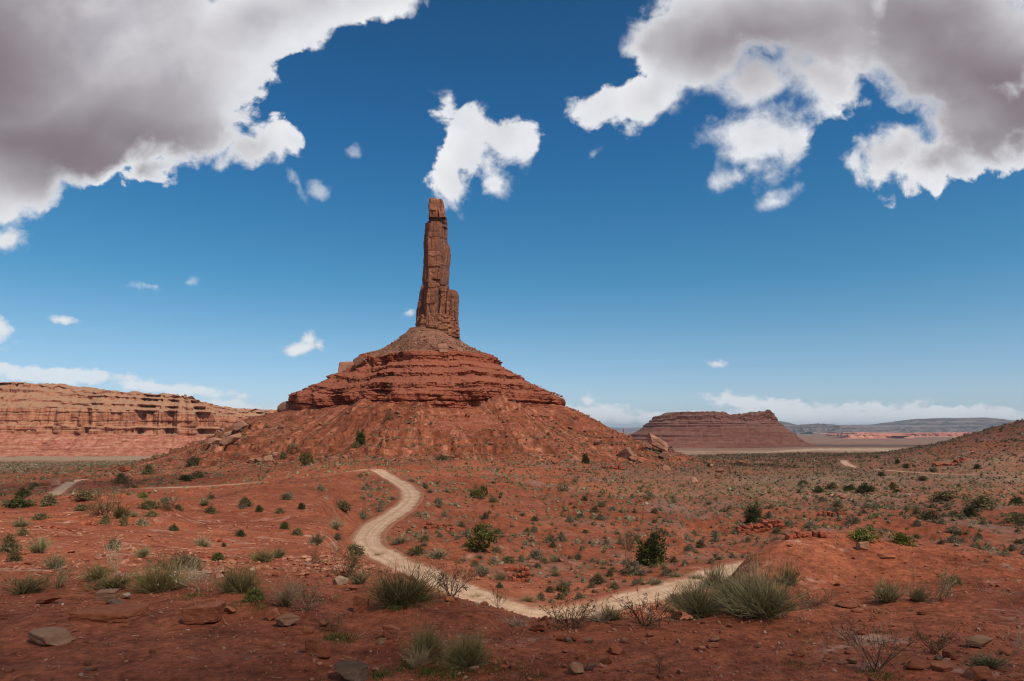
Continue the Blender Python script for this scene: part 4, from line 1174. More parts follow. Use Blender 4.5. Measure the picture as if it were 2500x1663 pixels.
ROCKS = [  # photo column, row of the foot, width, height, stuff, label, boxy, layers, tilt
    (261, 1518, 160, 30, 'stone_red', 'long flat red slab lying alone on the foreground soil', 1, 2, 0.0),
    (494, 1523, 92, 48, 'stone_red', 'dark broken red rock with a ragged top right of the long flat slab', 1, 3, 0.12),
    (103, 1578, 126, 30, 'stone_tan', 'pale layered slab with thin beds, lowest at the left', 0, 5, -0.14),
    (256, 1467, 54, 27, 'stone_tan', 'pinkish layered rock just behind the long flat red slab', 1, 4, 0.05),
    (278, 1479, 44, 16, 'stone_grey', 'flat grey stone between the pinkish rock and the long slab', 0, 2, -0.08),
    (306, 1463, 24, 17, 'stone_pale', 'small whitish stone propped beside the pinkish layered rock', 0, 0, 0.4),
    (112, 1475, 50, 16, 'stone_red', 'low reddish rock under the dry grass at the far left', 0, 3, 0.1),
    (703, 1531, 64, 31, 'stone_tan', 'weathered tan rock with a sloping face by the straw tuft', 0, 3, 0.25),
    (664, 1516, 28, 24, 'stone_red', 'small dark red wedge leaning on the weathered tan rock', 1, 0, 0.5),
    (767, 1597, 44, 42, 'stone_red', 'blocky red rock standing upright beside a dead twig pile', 1, 0, 0.05),
    (791, 1611, 32, 20, 'stone_red', 'small red rock at the foot of the blocky upright one', 0, 0, 0.1),
    (790, 1532, 28, 18, 'stone_red', 'dark red cobble above the dead twig pile', 0, 0, 0.3),
    (752, 1548, 30, 22, 'stone_red', 'brown red triangular stone behind the blocky red rock', 0, 0, 0.6),
    (881, 1495, 38, 48, 'stone_red', 'upright pointed red rock beside the big green bush', 1, 0, -0.08),
    (830, 1428, 42, 24, 'stone_pale', 'pale rounded rock on the rim below the grey green bush', 0, 2, 0.1),
    (858, 1442, 30, 14, 'stone_red', 'low red rock right under the pale rounded rock', 0, 2, 0.0),
    (850, 1664, 92, 40, 'stone_grey', 'dark grey layered rock cut by the bottom of the view', 0, 4, -0.12),
    (557, 1498, 34, 20, 'stone_red', 'red stone between the broken red rock and the straw tuft', 0, 0, 0.2),
    (953, 1562, 46, 35, 'stone_red', 'blocky red rock alone on bare soil in the middle', 1, 0, -0.1),
    (931, 1574, 29, 18, 'stone_tan', 'small tan stone touching the lone blocky red rock', 0, 0, 0.1),
    (996, 1477, 30, 20, 'stone_red', 'pinkish rock half hidden in front of the big green bush', 0, 0, 0.1),
    (1096, 1470, 26, 14, 'stone_red', 'flat red rock below the brown twiggy bush on the rim', 0, 0, -0.2),
    (1183, 1478, 22, 10, 'stone_red', 'thin dark red stone on the rim beside the pale chips', 0, 0, 0.0),
    (1164, 1477, 14, 9, 'stone_pale', 'small white stone on the rim left of the thin red one', 0, 0, 0.0),
    (1107, 1613, 22, 20, 'stone_red', 'rusty stone tucked between the two green grass bushes', 0, 0, 0.4),
    (1085, 1603, 22, 11, 'stone_pale', 'grey white flat stone between the two green grass bushes', 0, 0, -0.3),
    (1060, 1612, 30, 24, 'stone_red', 'red rock leaning behind the straw tuft at the bottom', 1, 0, 0.4),
    (1157, 1643, 28, 18, 'stone_tan', 'tan stone on green grass in front of the right bush', 0, 0, 0.5),
    (1407, 1647, 43, 32, 'stone_tan', 'pale rounded boulder resting on the foreground soil', 0, 0, 0.0),
    (1443, 1640, 29, 19, 'stone_grey', 'grey stone beside the pale rounded boulder', 0, 0, 0.2),
    (1424, 1612, 28, 18, 'stone_red', 'red square stone behind the pale rounded boulder', 1, 0, 0.1),
    (1388, 1569, 24, 12, 'stone_grey', 'grey stone in front of two red ones below the dark bush', 0, 0, 0.0),
    (1369, 1566, 24, 15, 'stone_red', 'left one of the two red stones behind the small grey stone', 0, 0, 0.3),
    (1407, 1566, 30, 18, 'stone_red', 'right one of the two red stones behind the small grey stone', 0, 0, -0.3),
    (1441, 1571, 20, 16, 'stone_tan', 'pale topped stone standing right of the grey and red stones', 0, 0, 0.1),
    (1522, 1571, 19, 14, 'stone_tan', 'small buff stone alone in front of the right twiggy bush', 0, 0, 0.2),
    (1587, 1556, 23, 12, 'stone_red', 'dark red stone under the right twiggy bush', 0, 0, 0.2),
    (1316, 1544, 34, 20, 'stone_red', 'red slab on the rim left of the dark twiggy bush', 1, 0, 0.25),
    (1327, 1529, 30, 20, 'stone_red', 'leaning red slab on the rim with the road behind it', 1, 0, 0.45),
    (1506, 1598, 36, 20, 'stone_red', 'dark red rock between the buff stone and the bottom', 0, 0, -0.2),
    (1480, 1622, 30, 16, 'stone_red', 'low red rock right of the grey stone', 0, 0, 0.1),
    (1745, 1568, 28, 14, 'stone_tan', 'smooth tan stone above two red ones on the right', 0, 0, 0.0),
    (1711, 1591, 32, 15, 'stone_red', 'left red stone of the pair below the smooth tan stone', 0, 0, -0.2),
    (1741, 1582, 32, 15, 'stone_red', 'right red stone of the pair below the smooth tan stone', 0, 0, 0.0),
    (1955, 1604, 34, 20, 'stone_red', 'pointed red stone slab in the open soil at right', 1, 0, 0.3),
    (2022, 1612, 22, 14, 'stone_red', 'dark red cobble right of the pointed red slab', 0, 0, 0.3),
    (2081, 1622, 31, 14, 'stone_tan', 'long tan stone left of the bare grey twigs', 0, 0, -0.3),
    (2108, 1552, 28, 14, 'stone_red', 'red stone above the bare grey twigs', 0, 0, 0.1),
    (2241, 1635, 56, 22, 'stone_red', 'large low red rock right of the bare grey twigs', 0, 3, 0.0),
    (2306, 1640, 48, 18, 'stone_red', 'red slab next to the large low red rock', 1, 2, 0.1),
    (2295, 1613, 23, 15, 'stone_grey', 'grey cobble under the dark low shrub at right', 0, 0, 0.0),
    (2310, 1624, 30, 14, 'stone_tan', 'tan slab between the grey cobble and the red slab', 0, 0, 0.2),
    (2394, 1662, 60, 24, 'stone_red', 'red rock cut by the bottom edge near the right corner', 1, 0, 0.2),
    (2398, 1583, 60, 28, 'stone_tan', 'tan layered boulder alone near the right edge', 0, 4, 0.1),
    (2457, 1601, 30, 18, 'stone_red', 'dark red stone below the tan layered boulder', 0, 0, 0.3),
    (2073, 1485, 60, 17, 'stone_red', 'flat pinkish slab at the front foot of the red mound', 0, 3, 0.0),
    (2094, 1496, 30, 13, 'stone_red', 'small red slab in front of the flat pinkish one', 0, 0, 0.1),
    (2046, 1432, 18, 11, 'stone_red', 'pinkish stone on the front slope of the red mound', 0, 0, 0.1),
    (1653, 1513, 30, 20, 'stone_red', 'red rock below the left end of the big grey green bush', 0, 0, 0.2),
    (2108, 1343, 29, 22, 'stone_tan', 'tan boulder perched on the crest of the red mound', 1, 0, 0.12),
    (2168, 1364, 40, 10, 'stone_red', 'flat dark red slab on the mound right of the tan boulder', 1, 0, -0.05),
    (2253, 1502, 22, 9, 'stone_red', 'thin red slab under the right hand shrubs', 0, 0, 0.0),
    (1115, 1369, 18, 12, 'stone_red', 'red block beside the road below the pale bushes', 1, 0, 0.15),
    (1067, 1362, 20, 10, 'stone_red', 'second red block beside the road next to the pale bushes', 1, 0, -0.1),
]
for (px, py, w, h, mt, lb, bx, ly, tl) in ROCKS:
    place_stone('rock', px, py, w, h, mt, lb, boxy=bx, lay=ly, tilt=tl, group='rocks on the foreground soil')

BOULDERS = [
    (560, 1086, 46, 20, 'boulder', 'long tilted slab boulder on the left flank of the butte', 1, 3, 0.5),
    (545, 1097, 26, 13, 'boulder', 'smaller boulder under the long tilted slab on the left flank', 0, 0, 0.2),
    (524, 1086, 36, 20, 'boulder', 'pale rounded boulder left of the tilted slab on the left flank', 0, 3, 0.1),
    (584, 1056, 30, 22, 'boulder', 'tall grey slab boulder high on the left flank skyline', 1, 2, 0.6),
    (556, 1066, 22, 14, 'boulder', 'pinkish boulder on the left flank skyline below the grey slab', 0, 0, 0.2),
    (612, 1131, 28, 13, 'boulder', 'low pale boulder, left one of the cluster above the road', 0, 2, 0.1),
    (630, 1129, 24, 15, 'boulder', 'tan boulder, middle one of the cluster above the road', 0, 0, 0.0),
    (655, 1127, 22, 18, 'boulder', 'orange rounded boulder, right one of the cluster above the road', 0, 0, 0.0),
    (671, 1116, 16, 14, 'boulder', 'small orange boulder above the cluster on the left flank', 0, 0, 0.0),
    (300, 1153, 28, 14, 'stone_red', 'dark red boulder in the scrub where the flank meets the plain', 1, 0, 0.2),
    (262, 1163, 16, 8, 'boulder', 'pale boulder left of the dark red one on the plain', 0, 0, 0.1),
    (279, 1160, 12, 6, 'boulder', 'tiny pale boulder between two others on the plain', 0, 0, 0.1),
    (104, 1188, 26, 13, 'stone_red', 'dark red flat boulder, back one of the pair by the left track', 1, 2, 0.0),
    (95, 1200, 26, 13, 'boulder', 'orange boulder, front one of the pair by the left track', 1, 2, -0.1),
    (134, 1187, 20, 18, 'boulder', 'upright orange boulder beside the left track', 1, 0, 0.1),
    (165, 1178, 26, 11, 'boulder', 'low orange boulder at the top of the left track', 1, 2, 0.0),
    (1608, 1108, 60, 25, 'boulder', 'long pale leaning slab on the right foot of the butte', 1, 3, -0.55),
    (1626, 1122, 28, 16, 'boulder', 'lower end block of the long pale leaning slab', 1, 0, -0.5),
    (1530, 1120, 34, 28, 'boulder', 'cracked pale boulder left of the long leaning slab', 1, 3, 0.5),
    (1546, 1127, 20, 13, 'boulder', 'small boulder below the cracked pale one', 0, 0, -0.4),
    (1566, 1102, 20, 18, 'stone_red', 'dark red boulder between cracked boulder and leaning slab', 0, 0, 0.1),
    (1564, 1132, 12, 12, 'boulder', 'upright brown boulder below the dark red one', 0, 0, 0.2),
    (1628, 1150, 21, 18, 'boulder', 'pale boulder on the slope below the leaning slab', 0, 0, 0.2),
    (1737, 1142, 13, 9, 'boulder', 'small pale boulder beside a green juniper, foot of the slope', 0, 0, 0.4),
    (1760, 1154, 22, 10, 'boulder', 'flat pale boulder lying right of the small pale one', 0, 2, -0.2),
    (1755, 1171, 17, 11, 'boulder', 'tilted pale slab below the flat pale boulder', 1, 0, -0.5),
    (1696, 1180, 16, 20, 'boulder', 'pointed pale rock standing in the scrub of the lower slope', 0, 0, 0.2),
    (1357, 1132, 26, 14, 'stone_red', 'low dark red boulder on the apron, right of centre', 0, 2, 0.1),
    (1462, 1086, 20, 15, 'boulder', 'brown boulder near the right skyline of the apron', 0, 0, 0.3),
    (2053, 1218, 36, 16, 'boulder', 'layered orange outcrop rock in the middle of the scrub plain', 0, 4, 0.2),
    (2034, 1214, 16, 8, 'boulder', 'low rock left of the layered orange outcrop', 0, 0, 0.1),
    (2430, 1071, 8, 5, 'boulder', 'tiny pale boulder on the crest of the right hill', 0, 0, 0.1),
    (2482, 1112, 14, 8, 'boulder', 'pale boulder on the face of the right hill', 0, 0, 0.1),
    (2377, 1108, 12, 6, 'boulder', 'small boulder lower on the face of the right hill', 0, 0, 0.1),
]
for (px, py, w, h, mt, lb, bx, ly, tl) in BOULDERS:
    place_stone('boulder', px, py, w, h, mt, lb, cat='boulder', boxy=bx, lay=ly, tilt=tl, group='boulders fallen round the butte')
def butte_boulder(px, py, w, h, mt, lb, bx, tl, back=0.0, lay=2):
    s = (HY - py) / F
    x, y, z = butte_surf(px, py)
    if y > 429 or abs(px - 1048) > 200:               # on the skyline: sits on the flank level with the middle of the cone
        y = BY - 12; x = (px - 1250) / F * y; z = (HY - py) / F * y
    place_stone('boulder', px, py, w, h, mt, lb, cat='boulder', boxy=bx, tilt=tl, lay=lay, pos=(x, y, z), sink=0.2, group='boulders perched on the butte')
for a in [
    (845, 912, 42, 38, 'boulder', 'square brown block on the left skyline ledge of the butte', 1, 0.03),
    (877, 893, 30, 24, 'boulder', 'slanted block leaning behind the square one on the left skyline', 1, 0.5),
    (700, 1008, 56, 42, 'boulder', 'big rounded knob at the left end of the dark cliff band', 0, 0.2),
    (1371, 990, 22, 22, 'ledge', 'rounded knob standing at the right end of the dark cliff band', 0, 0.1),
    (1081, 856, 22, 24, 'boulder', 'largest pale boulder on the rubble below the spire', 1, 0.15),
    (1060, 846, 15, 11, 'boulder', 'dark boulder left of the largest pale one below the spire', 1, 0.0),
    (1108, 853, 22, 16, 'boulder', 'brown boulder right of the largest pale one below the spire', 1, -0.3),
    (1122, 858, 13, 12, 'boulder', 'small square boulder at the right end of the row below the spire', 1, 0.0),
    (1262, 926, 26, 14, 'boulder', 'rounded boulder on the right skyline of the stepped slope', 0, -0.5)]:
    butte_boulder(*a)

# ledges of red rock breaking out of the slopes: each a row of blocks
def outcrop(px, py, w, h, n, label, seed, rows=2):
    x0, y0, z0 = hit(px, py)
    r = np.random.default_rng(seed)
    W_ = w * y0 / F; H_ = h * y0 / F
    root = empty('rock_ledge', (x0, y0, z0 + CZ), label, 'rock ledge', 'rock ledges in the slopes')
    for k in range(rows):
        for i in range(n):
            bx = (i + 0.5 + r.uniform(-0.3, 0.3)) / n - 0.5
            v, f = stone_verts(2, seed * 50 + i + k * 17, boxy=1.0)
            bw = W_ / n * r.uniform(0.9, 1.5); bh = H_ / rows * r.uniform(0.7, 1.25)
            v = layered(v, seed + i, 3, 0.10) * [bw / 2, bw * r.uniform(0.6, 1.1), bh / 2]
            wx = x0 + bx * W_; wy = y0 + W_ * 0.10 * math.sin(bx * 5 + seed) + k * H_ * 0.5 + r.uniform(-0.1, 0.1) * bw
            wz = ground_h_at(wx, wy)
            me = make_mesh('block', v, tris=f)
            add_obj('block', me, M['stone_ledge'], root, loc=(wx - x0, wy - y0, max(wz, z0 + CZ - 0.4 * H_) - z0 - CZ + bh * (0.28 + 0.15 * k) + k * H_ / rows * 0.6))
M['stone_ledge'] = rock_material('red_block', RED, band=2.5, streak=0.2, bump_scale=0.12, noise_scale=3, local=True, warp=0.4)
for a in [
    (1262, 1420, 62, 34, 6, 'crumbling red ledge above the road bend with pale bushes on it', 301, 3),
    (1858, 1300, 120, 26, 9, 'long dark red rock ledge beyond the red mound', 302, 2),
    (1965, 1312, 90, 16, 7, 'right end of the dark ledge, low and broken, behind the mound', 303, 1),
    (1075, 1293, 66, 18, 7, 'low red ledge right of the road beside the two trunked juniper', 304, 2),
    (1392, 1152, 56, 7, 7, 'thin dark shelf of rock on the apron near the middle', 305, 1),
    (1500, 1142, 52, 9, 6, 'thin red shelf below the cracked pale boulder', 306, 1),
    (150, 1292, 58, 9, 7, 'thin slabs breaking out of the left slope, pale chips before them', 307, 1),
    (215, 1282, 40, 7, 5, 'dark edged slab under the big clump on the left slope', 308, 1),
    (520, 1365, 60, 9, 6, 'dark ledge low on the left slope by a small dark bush', 309, 1),
    (545, 1325, 46, 7, 5, 'thin ledge across the left slope below the pale tuft', 310, 1),
    (1305, 1192, 30, 6, 5, 'small dark shelf of rock in the basin', 311, 1),
    (2030, 1258, 60, 12, 6, 'broken red ledge in the scrub beyond the mound', 312, 1),
    (2320, 1134, 80, 7, 8, 'thin red shelf along the foot of the right hill', 313, 1)]:
    outcrop(*a)

# loose small stones: each its own object, the finest gravel as one mass
def visible(x, y, z, lift=0.3):
    t = np.linspace(0.02, 0.985, 36)[:, None]
    X_, Y_ = x[None] * t, y[None] * t
    g = np.maximum(base_h(X_, Y_), cone_h(X_, Y_))
    return (g < (z + lift)[None] * t + 0.25).all(0)
def in_view(n, d0, d1, seed, u0=-0.76, u1=0.76, power=1.0):
    r = np.random.default_rng(seed)
    t = r.uniform(0, 1, n)
    y = (d0 ** (2 * power) + (d1 ** (2 * power) - d0 ** (2 * power)) * t) ** (0.5 / power)
    return r.uniform(u0, u1, n) * y, y, r
STONE_MESH = {}
for mt in ('stone_red', 'stone_tan', 'stone_pale'):
    STONE_MESH[mt] = []
    for k in range(5):
        v, f = stone_verts(2, 900 + k + len(mt) * 31, boxy=float(k % 2), planes=9)
        v[:, 2] += 0.75
        me = make_mesh('stone', v * 0.5, tris=f); me.materials.append(M[mt])
        STONE_MESH[mt].append(me)
xs, ys, r = in_view(240, 5.6, 13.5, 77, power=0.75)
zs = ground_h(xs, ys)
def locate(pts, kinds, nouns, marks):
    """a label for each scattered piece: counted outwards, in one direction, from the landmark it lies nearest to"""
    mk = [(nm, *hit(px, py)[:2]) for nm, px, py in marks]
    keys = {}
    for i, (x, y) in enumerate(pts):
        best = min(mk, key=lambda m_: math.hypot(x - m_[1], (y - m_[2]) * 0.6))
        ddx, ddy = x - best[1], y - best[2]
        side = ('left of' if ddx < 0 else 'right of') if abs(ddx) > abs(ddy) * 0.6 else ('behind' if ddy > 0 else 'in front of')
        keys.setdefault((kinds[i], side, best[0]), []).append((math.hypot(ddx, ddy), i))
    out = [None] * len(pts)
    ords = ['nearest', 'second', 'third', 'fourth', 'fifth', 'sixth', 'seventh', 'eighth', 'ninth', 'tenth', 'eleventh', 'twelfth', 'thirteenth', 'fourteenth', 'fifteenth', 'sixteenth', 'seventeenth', 'eighteenth', 'nineteenth', 'twentieth', 'twenty first', 'twenty second', 'twenty third', 'twenty fourth', 'twenty fifth', 'twenty sixth', 'twenty seventh', 'twenty eighth', 'twenty ninth', 'thirtieth']
    for (k, side, nm), lst in keys.items():
        lst.sort()
        for n_, (_, i) in enumerate(lst):
            out[i] = f'{nouns[k]} {side} {nm}' if len(lst) == 1 else f'{ords[min(n_, 29)]} {nouns[k]} {side} {nm}'
    return out
STONE_MARKS = [('the long flat red slab', 261, 1518), ('the dark broken red rock', 494, 1523), ('the pale layered slab', 103, 1578), ('the weathered tan rock', 703, 1531), ('the blocky upright red rock', 767, 1597),
    ('the lone blocky red rock', 953, 1562), ('the two green bushes at the bottom', 1092, 1625), ('the pale rounded boulder', 1407, 1647), ('the dark twiggy rim bush', 1396, 1541), ('the smooth tan stone', 1745, 1568),
    ('the pointed red slab', 1955, 1604), ('the tall bare grey twigs', 2146, 1648), ('the tan layered boulder', 2398, 1583), ('the big grey green clump', 1800, 1490), ('the flat pinkish slab', 2073, 1485),
    ('the biggest green bush', 972, 1480), ('the thicket on the left rim', 330, 1440), ('the flattened white stalks', 1262, 1530), ('the tan boulder on the mound', 2108, 1343), ('the row of three mound bushes', 2245, 1470)]
keep = road_dist(xs, ys) > 1.0
xs, ys, zs = xs[keep], ys[keep], zs[keep]
kind_i = r.choice(3, len(xs), p=[.62, .22, .16])
MT = ['stone_red', 'stone_tan', 'stone_pale']; NOUN = ['small red stone', 'small tan stone', 'small pale stone chip']
labels = locate(list(zip(xs, ys)), kind_i, NOUN, STONE_MARKS)
for i in range(len(xs)):
    mt = MT[kind_i[i]]
    s = r.uniform(0.035, 0.085) * (1.5 if r.uniform() > 0.88 else 1) * (0.75 if mt != 'stone_red' else 1)
    o = bpy.data.objects.new('stone', STONE_MESH[mt][r.integers(5)])
    o.location = (xs[i], ys[i], zs[i] + CZ - 0.004)
    o.scale = (s, s * r.uniform(0.6, 1), s * r.uniform(0.3, 0.75))
    o.rotation_euler = (r.uniform(-.2, .2), r.uniform(-.2, .2), r.uniform(0, 6.3))
    link(o)
    tag(o, labels[i], 'stone', NOUN[kind_i[i]] + 's on the foreground soil')

def scatter_mesh(name, x, y, z, size, mat, seed, sub=0, flat=(0.35, 0.9), parent=None, origin=(0, 0, 0), smooth=False):
    r = np.random.default_rng(seed)
    base = [stone_verts(sub, seed + k, planes=7)[0] for k in range(12)]
    f = ICO[sub][1]
    n = len(x); nv = len(base[0])
    B = np.array(base)[r.integers(0, 12, n)]
    a = r.uniform(0, 6.283, n)
    sc = np.stack([size * 0.5, size * 0.5 * r.uniform(0.5, 1, n), size * 0.5 * r.uniform(*flat, n)], -1)
    B = B * sc[:, None]
    c, s = np.cos(a)[:, None], np.sin(a)[:, None]
    tx = r.normal(0, 0.25, n)[:, None]
    X = B[..., 0] * c - B[..., 1] * s; Y_ = B[..., 0] * s + B[..., 1] * c; Z = B[..., 2] + B[..., 0] * tx
    V = np.stack([X + x[:, None], Y_ + y[:, None], Z + z[:, None] + (size * 0.15)[:, None] + CZ], -1).reshape(-1, 3) - np.array(origin)
    T = (f[None] + (np.arange(n) * nv)[:, None, None]).reshape(-1, 3)
    me = make_mesh(name, V, tris=T, smooth=smooth)
    return add_obj(name, me, mat, parent, loc=(0, 0, 0) if parent else origin)
def chip_material():
    m, t, b = new_mat('stone_chips')
    p = pos_of(t)
    n = t.noise(p, 6.0, 2, 0.5)
    n2 = t.noise(t.vmath('ADD', p, (9, 4, 2)), 1.1, 3, 0.6)
    c = t.ramp(t.math('ADD', t.math('MULTIPLY', n, 0.75), t.math('MULTIPLY', n2, 0.25)), [(0.34, (0.18, 0.050, 0.024)), (0.47, (0.30, 0.105, 0.055)), (0.58, (0.36, 0.175, 0.105)), (0.70, (0.44, 0.29, 0.20))])
    t.put(b.inputs['Base Color'], c)
    return m
M['chips'] = chip_material()
M['rubble'] = rock_material('pale_rubble', [(0.30, (0.14, 0.060, 0.036)), (0.48, (0.27, 0.135, 0.085)), (0.62, (0.40, 0.24, 0.16))], band=0.5, bump_scale=0.2, noise_scale=1.6)
xs, ys, r = in_view(20000, 5.2, 19, 78, u0=-.95, u1=.95, power=0.7)
keep = fbm(xs / 2.2, ys / 2.2, octaves=3, seed=79) + 0.35 * r.uniform(-1, 1, len(xs)) > -0.12
xs, ys = xs[keep], ys[keep]
tag(scatter_mesh('gravel', xs, ys, ground_h(xs, ys), np.minimum(0.012 + 0.012 * r.exponential(1, len(xs)), .07), M['chips'], 80), kind='stuff')
xs, ys, r = in_view(5200, 12, 60, 81, u0=-0.76, u1=-0.08, power=0.6)
keep = (fbm(xs / 5, ys / 5, octaves=3, seed=82) + 0.4 * r.uniform(-1, 1, len(xs)) > 0.0) & (road_dist(xs, ys) > 0.8)
xs, ys = xs[keep], ys[keep]
tag(scatter_mesh('gravel', xs, ys, ground_h(xs, ys), np.minimum(0.05 + 0.05 * r.exponential(1, len(xs)), .3), M['chips'], 83, flat=(0.25, 0.6)), kind='stuff')
xs, ys, r = in_view(5200, 45, 150, 84, u0=-0.2, u1=0.5, power=0.6)
keep = (fbm(xs / 9, ys / 9, octaves=3, seed=85) + 0.35 * r.uniform(-1, 1, len(xs)) > 0.12) & (road_dist(xs, ys) > 0.6)
xs, ys = xs[keep], ys[keep]
tag(scatter_mesh('gravel', xs, ys, ground_h(xs, ys), np.minimum(0.10 + 0.12 * r.exponential(1, len(xs)), .8), M['chips'], 86, flat=(0.25, 0.7)), kind='stuff')
# scree on the apron and on the steps of the butte
r = np.random.default_rng(88)
th = r.uniform(-1.9, 1.9, 9000); rr = r.uniform(84, 175, 9000)
keep = fbm(th * 10, rr / 40, octaves=3, seed=87) + 0.5 * r.uniform(-1, 1, len(th)) > 0.05
th, rr = th[keep], rr[keep]
xs = BX + rr * np.sin(th); ys = BY - rr * np.cos(th)
tag(scatter_mesh('scree', xs, ys, ground_h(xs, ys), np.minimum(0.35 + 0.48 * r.exponential(1, len(xs)), 3.6), M['chips'], 89, flat=(0.3, 0.8)), kind='stuff')

def butte_scatter(name, n, r0, r1, s0, s1, mat, seed, spread=2.0):
    rr_ = np.random.default_rng(seed)
    th = rr_.uniform(-spread, spread, n); q = np.sqrt(rr_.uniform(r0 ** 2, r1 ** 2, n))
    keep = fbm(th * 8, q / 9, octaves=3, seed=seed) + 0.5 * rr_.uniform(-1, 1, n) > -0.05
    th, q = th[keep], q[keep]
    w = sstep(q, 12, 45)
    R = q * (1 + (plan_mod(th) - 1) * w)
    x = BX + R * np.sin(th); y = BY - R * np.cos(th)
    z = butte_height(q)
    sz = np.minimum(s0 + (s1 - s0) * 0.35 * rr_.exponential(1, len(q)), 2.2)
    o = scatter_mesh(name, x, y, z, sz, mat, seed + 1, flat=(0.45, 0.95), parent=butte, origin=(BX, BY, CZ - 10))
    o['kind'] = 'stuff'
butte_scatter('rubble', 4200, 8, 37, 0.35, 1.1, M['rubble'], 91)
butte_scatter('rubble', 3000, 47, 76, 0.3, 1.0, M['chips'], 93)

# ================================================================== plants
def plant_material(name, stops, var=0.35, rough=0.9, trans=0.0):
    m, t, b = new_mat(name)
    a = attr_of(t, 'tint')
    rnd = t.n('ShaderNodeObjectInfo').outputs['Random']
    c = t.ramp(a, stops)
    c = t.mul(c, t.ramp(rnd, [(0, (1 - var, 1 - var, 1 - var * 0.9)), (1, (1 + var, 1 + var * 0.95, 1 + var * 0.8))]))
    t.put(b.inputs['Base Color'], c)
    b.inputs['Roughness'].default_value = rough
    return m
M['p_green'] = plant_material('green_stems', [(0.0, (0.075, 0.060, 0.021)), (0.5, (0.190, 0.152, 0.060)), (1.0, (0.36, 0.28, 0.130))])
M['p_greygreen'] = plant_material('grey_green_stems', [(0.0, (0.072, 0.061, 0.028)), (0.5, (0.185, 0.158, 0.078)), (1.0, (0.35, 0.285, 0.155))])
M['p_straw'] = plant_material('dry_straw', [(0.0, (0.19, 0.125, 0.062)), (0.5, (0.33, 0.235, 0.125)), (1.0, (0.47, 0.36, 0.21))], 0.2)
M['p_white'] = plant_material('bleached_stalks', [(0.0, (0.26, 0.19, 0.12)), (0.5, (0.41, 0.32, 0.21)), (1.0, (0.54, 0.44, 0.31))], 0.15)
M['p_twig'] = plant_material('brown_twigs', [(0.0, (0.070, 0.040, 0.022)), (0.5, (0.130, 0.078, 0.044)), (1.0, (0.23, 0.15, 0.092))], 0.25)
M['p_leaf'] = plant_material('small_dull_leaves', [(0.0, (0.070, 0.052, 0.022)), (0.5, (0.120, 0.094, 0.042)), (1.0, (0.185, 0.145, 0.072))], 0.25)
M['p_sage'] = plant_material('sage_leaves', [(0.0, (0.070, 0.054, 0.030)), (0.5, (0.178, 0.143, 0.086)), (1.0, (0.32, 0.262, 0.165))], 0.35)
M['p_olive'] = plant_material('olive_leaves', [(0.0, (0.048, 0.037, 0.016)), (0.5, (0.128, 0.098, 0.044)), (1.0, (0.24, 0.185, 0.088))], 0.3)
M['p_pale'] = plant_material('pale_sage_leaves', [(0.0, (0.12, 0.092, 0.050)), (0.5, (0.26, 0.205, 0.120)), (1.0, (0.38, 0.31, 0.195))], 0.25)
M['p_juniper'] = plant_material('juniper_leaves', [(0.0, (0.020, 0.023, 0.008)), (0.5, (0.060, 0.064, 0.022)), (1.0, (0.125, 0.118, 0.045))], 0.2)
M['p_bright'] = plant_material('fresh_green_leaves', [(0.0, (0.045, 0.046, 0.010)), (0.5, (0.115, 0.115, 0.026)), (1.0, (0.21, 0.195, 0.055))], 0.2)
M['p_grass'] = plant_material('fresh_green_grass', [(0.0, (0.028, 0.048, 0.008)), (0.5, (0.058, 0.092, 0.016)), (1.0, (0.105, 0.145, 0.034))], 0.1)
M['bark'] = rock_material('juniper_bark', [(0.3, (0.085, 0.055, 0.042)), (0.5, (0.15, 0.10, 0.078)), (0.7, (0.22, 0.16, 0.13))], band=2, bump_scale=0.05, noise_scale=8, local=True)

def blades(root, dirv, length, width, bend, seg, r, taper=0.85):
    """thin curved ribbons; returns vertices, triangles and the share of the length at each vertex"""
    n = len(root)
    t = np.linspace(0, 1, seg + 1)
    P = root[:, None] + dirv[:, None] * (length[:, None] * t)[..., None] + bend[:, None] * (length[:, None] * t ** 2)[..., None]
    rv = r.normal(size=(n, 3))
    side = np.cross(dirv, rv); side /= np.linalg.norm(side, axis=1)[:, None] + 1e-9
    w = width[:, None] * (1 - taper * t)[None] * 0.5
    A = P - side[:, None] * w[..., None]; B = P + side[:, None] * w[..., None]
    V = np.stack([A, B], 2).reshape(n, -1, 3)
    k = 2 * (seg + 1)
    q = []
    for i in range(seg):
        a = 2 * i
        q += [(a, a + 1, a + 3), (a, a + 3, a + 2)]
    T = (np.array(q)[None] + (np.arange(n) * k)[:, None, None]).reshape(-1, 3)
    tt = np.repeat(t, 2)[None].repeat(n, 0)
    return V.reshape(-1, 3), T, tt.reshape(-1), P

def cone_dirs(n, r, max_tilt, p=0.7):
    a = r.uniform(0, 2 * math.pi, n); tl = max_tilt * r.uniform(0, 1, n) ** p
    return np.stack([np.sin(tl) * np.cos(a), np.sin(tl) * np.sin(a), np.cos(tl)], -1), tl

def leaf_tris(c, size, r, elong=1.7):
    n = len(c)
    a = r.normal(size=(n, 3)); a /= np.linalg.norm(a, axis=1)[:, None]
    b = np.cross(a, r.normal(size=(n, 3))); b /= np.linalg.norm(b, axis=1)[:, None] + 1e-9
    s = size[:, None]
    V = np.stack([c + a * s * elong * 0.5, c - a * s * elong * 0.4 + b * s * 0.45, c - a * s * elong * 0.4 - b * s * 0.45], 1)
    return V.reshape(-1, 3), np.arange(3 * n).reshape(n, 3)

def join(parts):
    V = []; T = []; A = []; k = 0
    for v, t, a in parts:
        V.append(v); T.append(t + k); A.append(a); k += len(v)
    return np.vstack(V), np.vstack(T), np.concatenate(A)

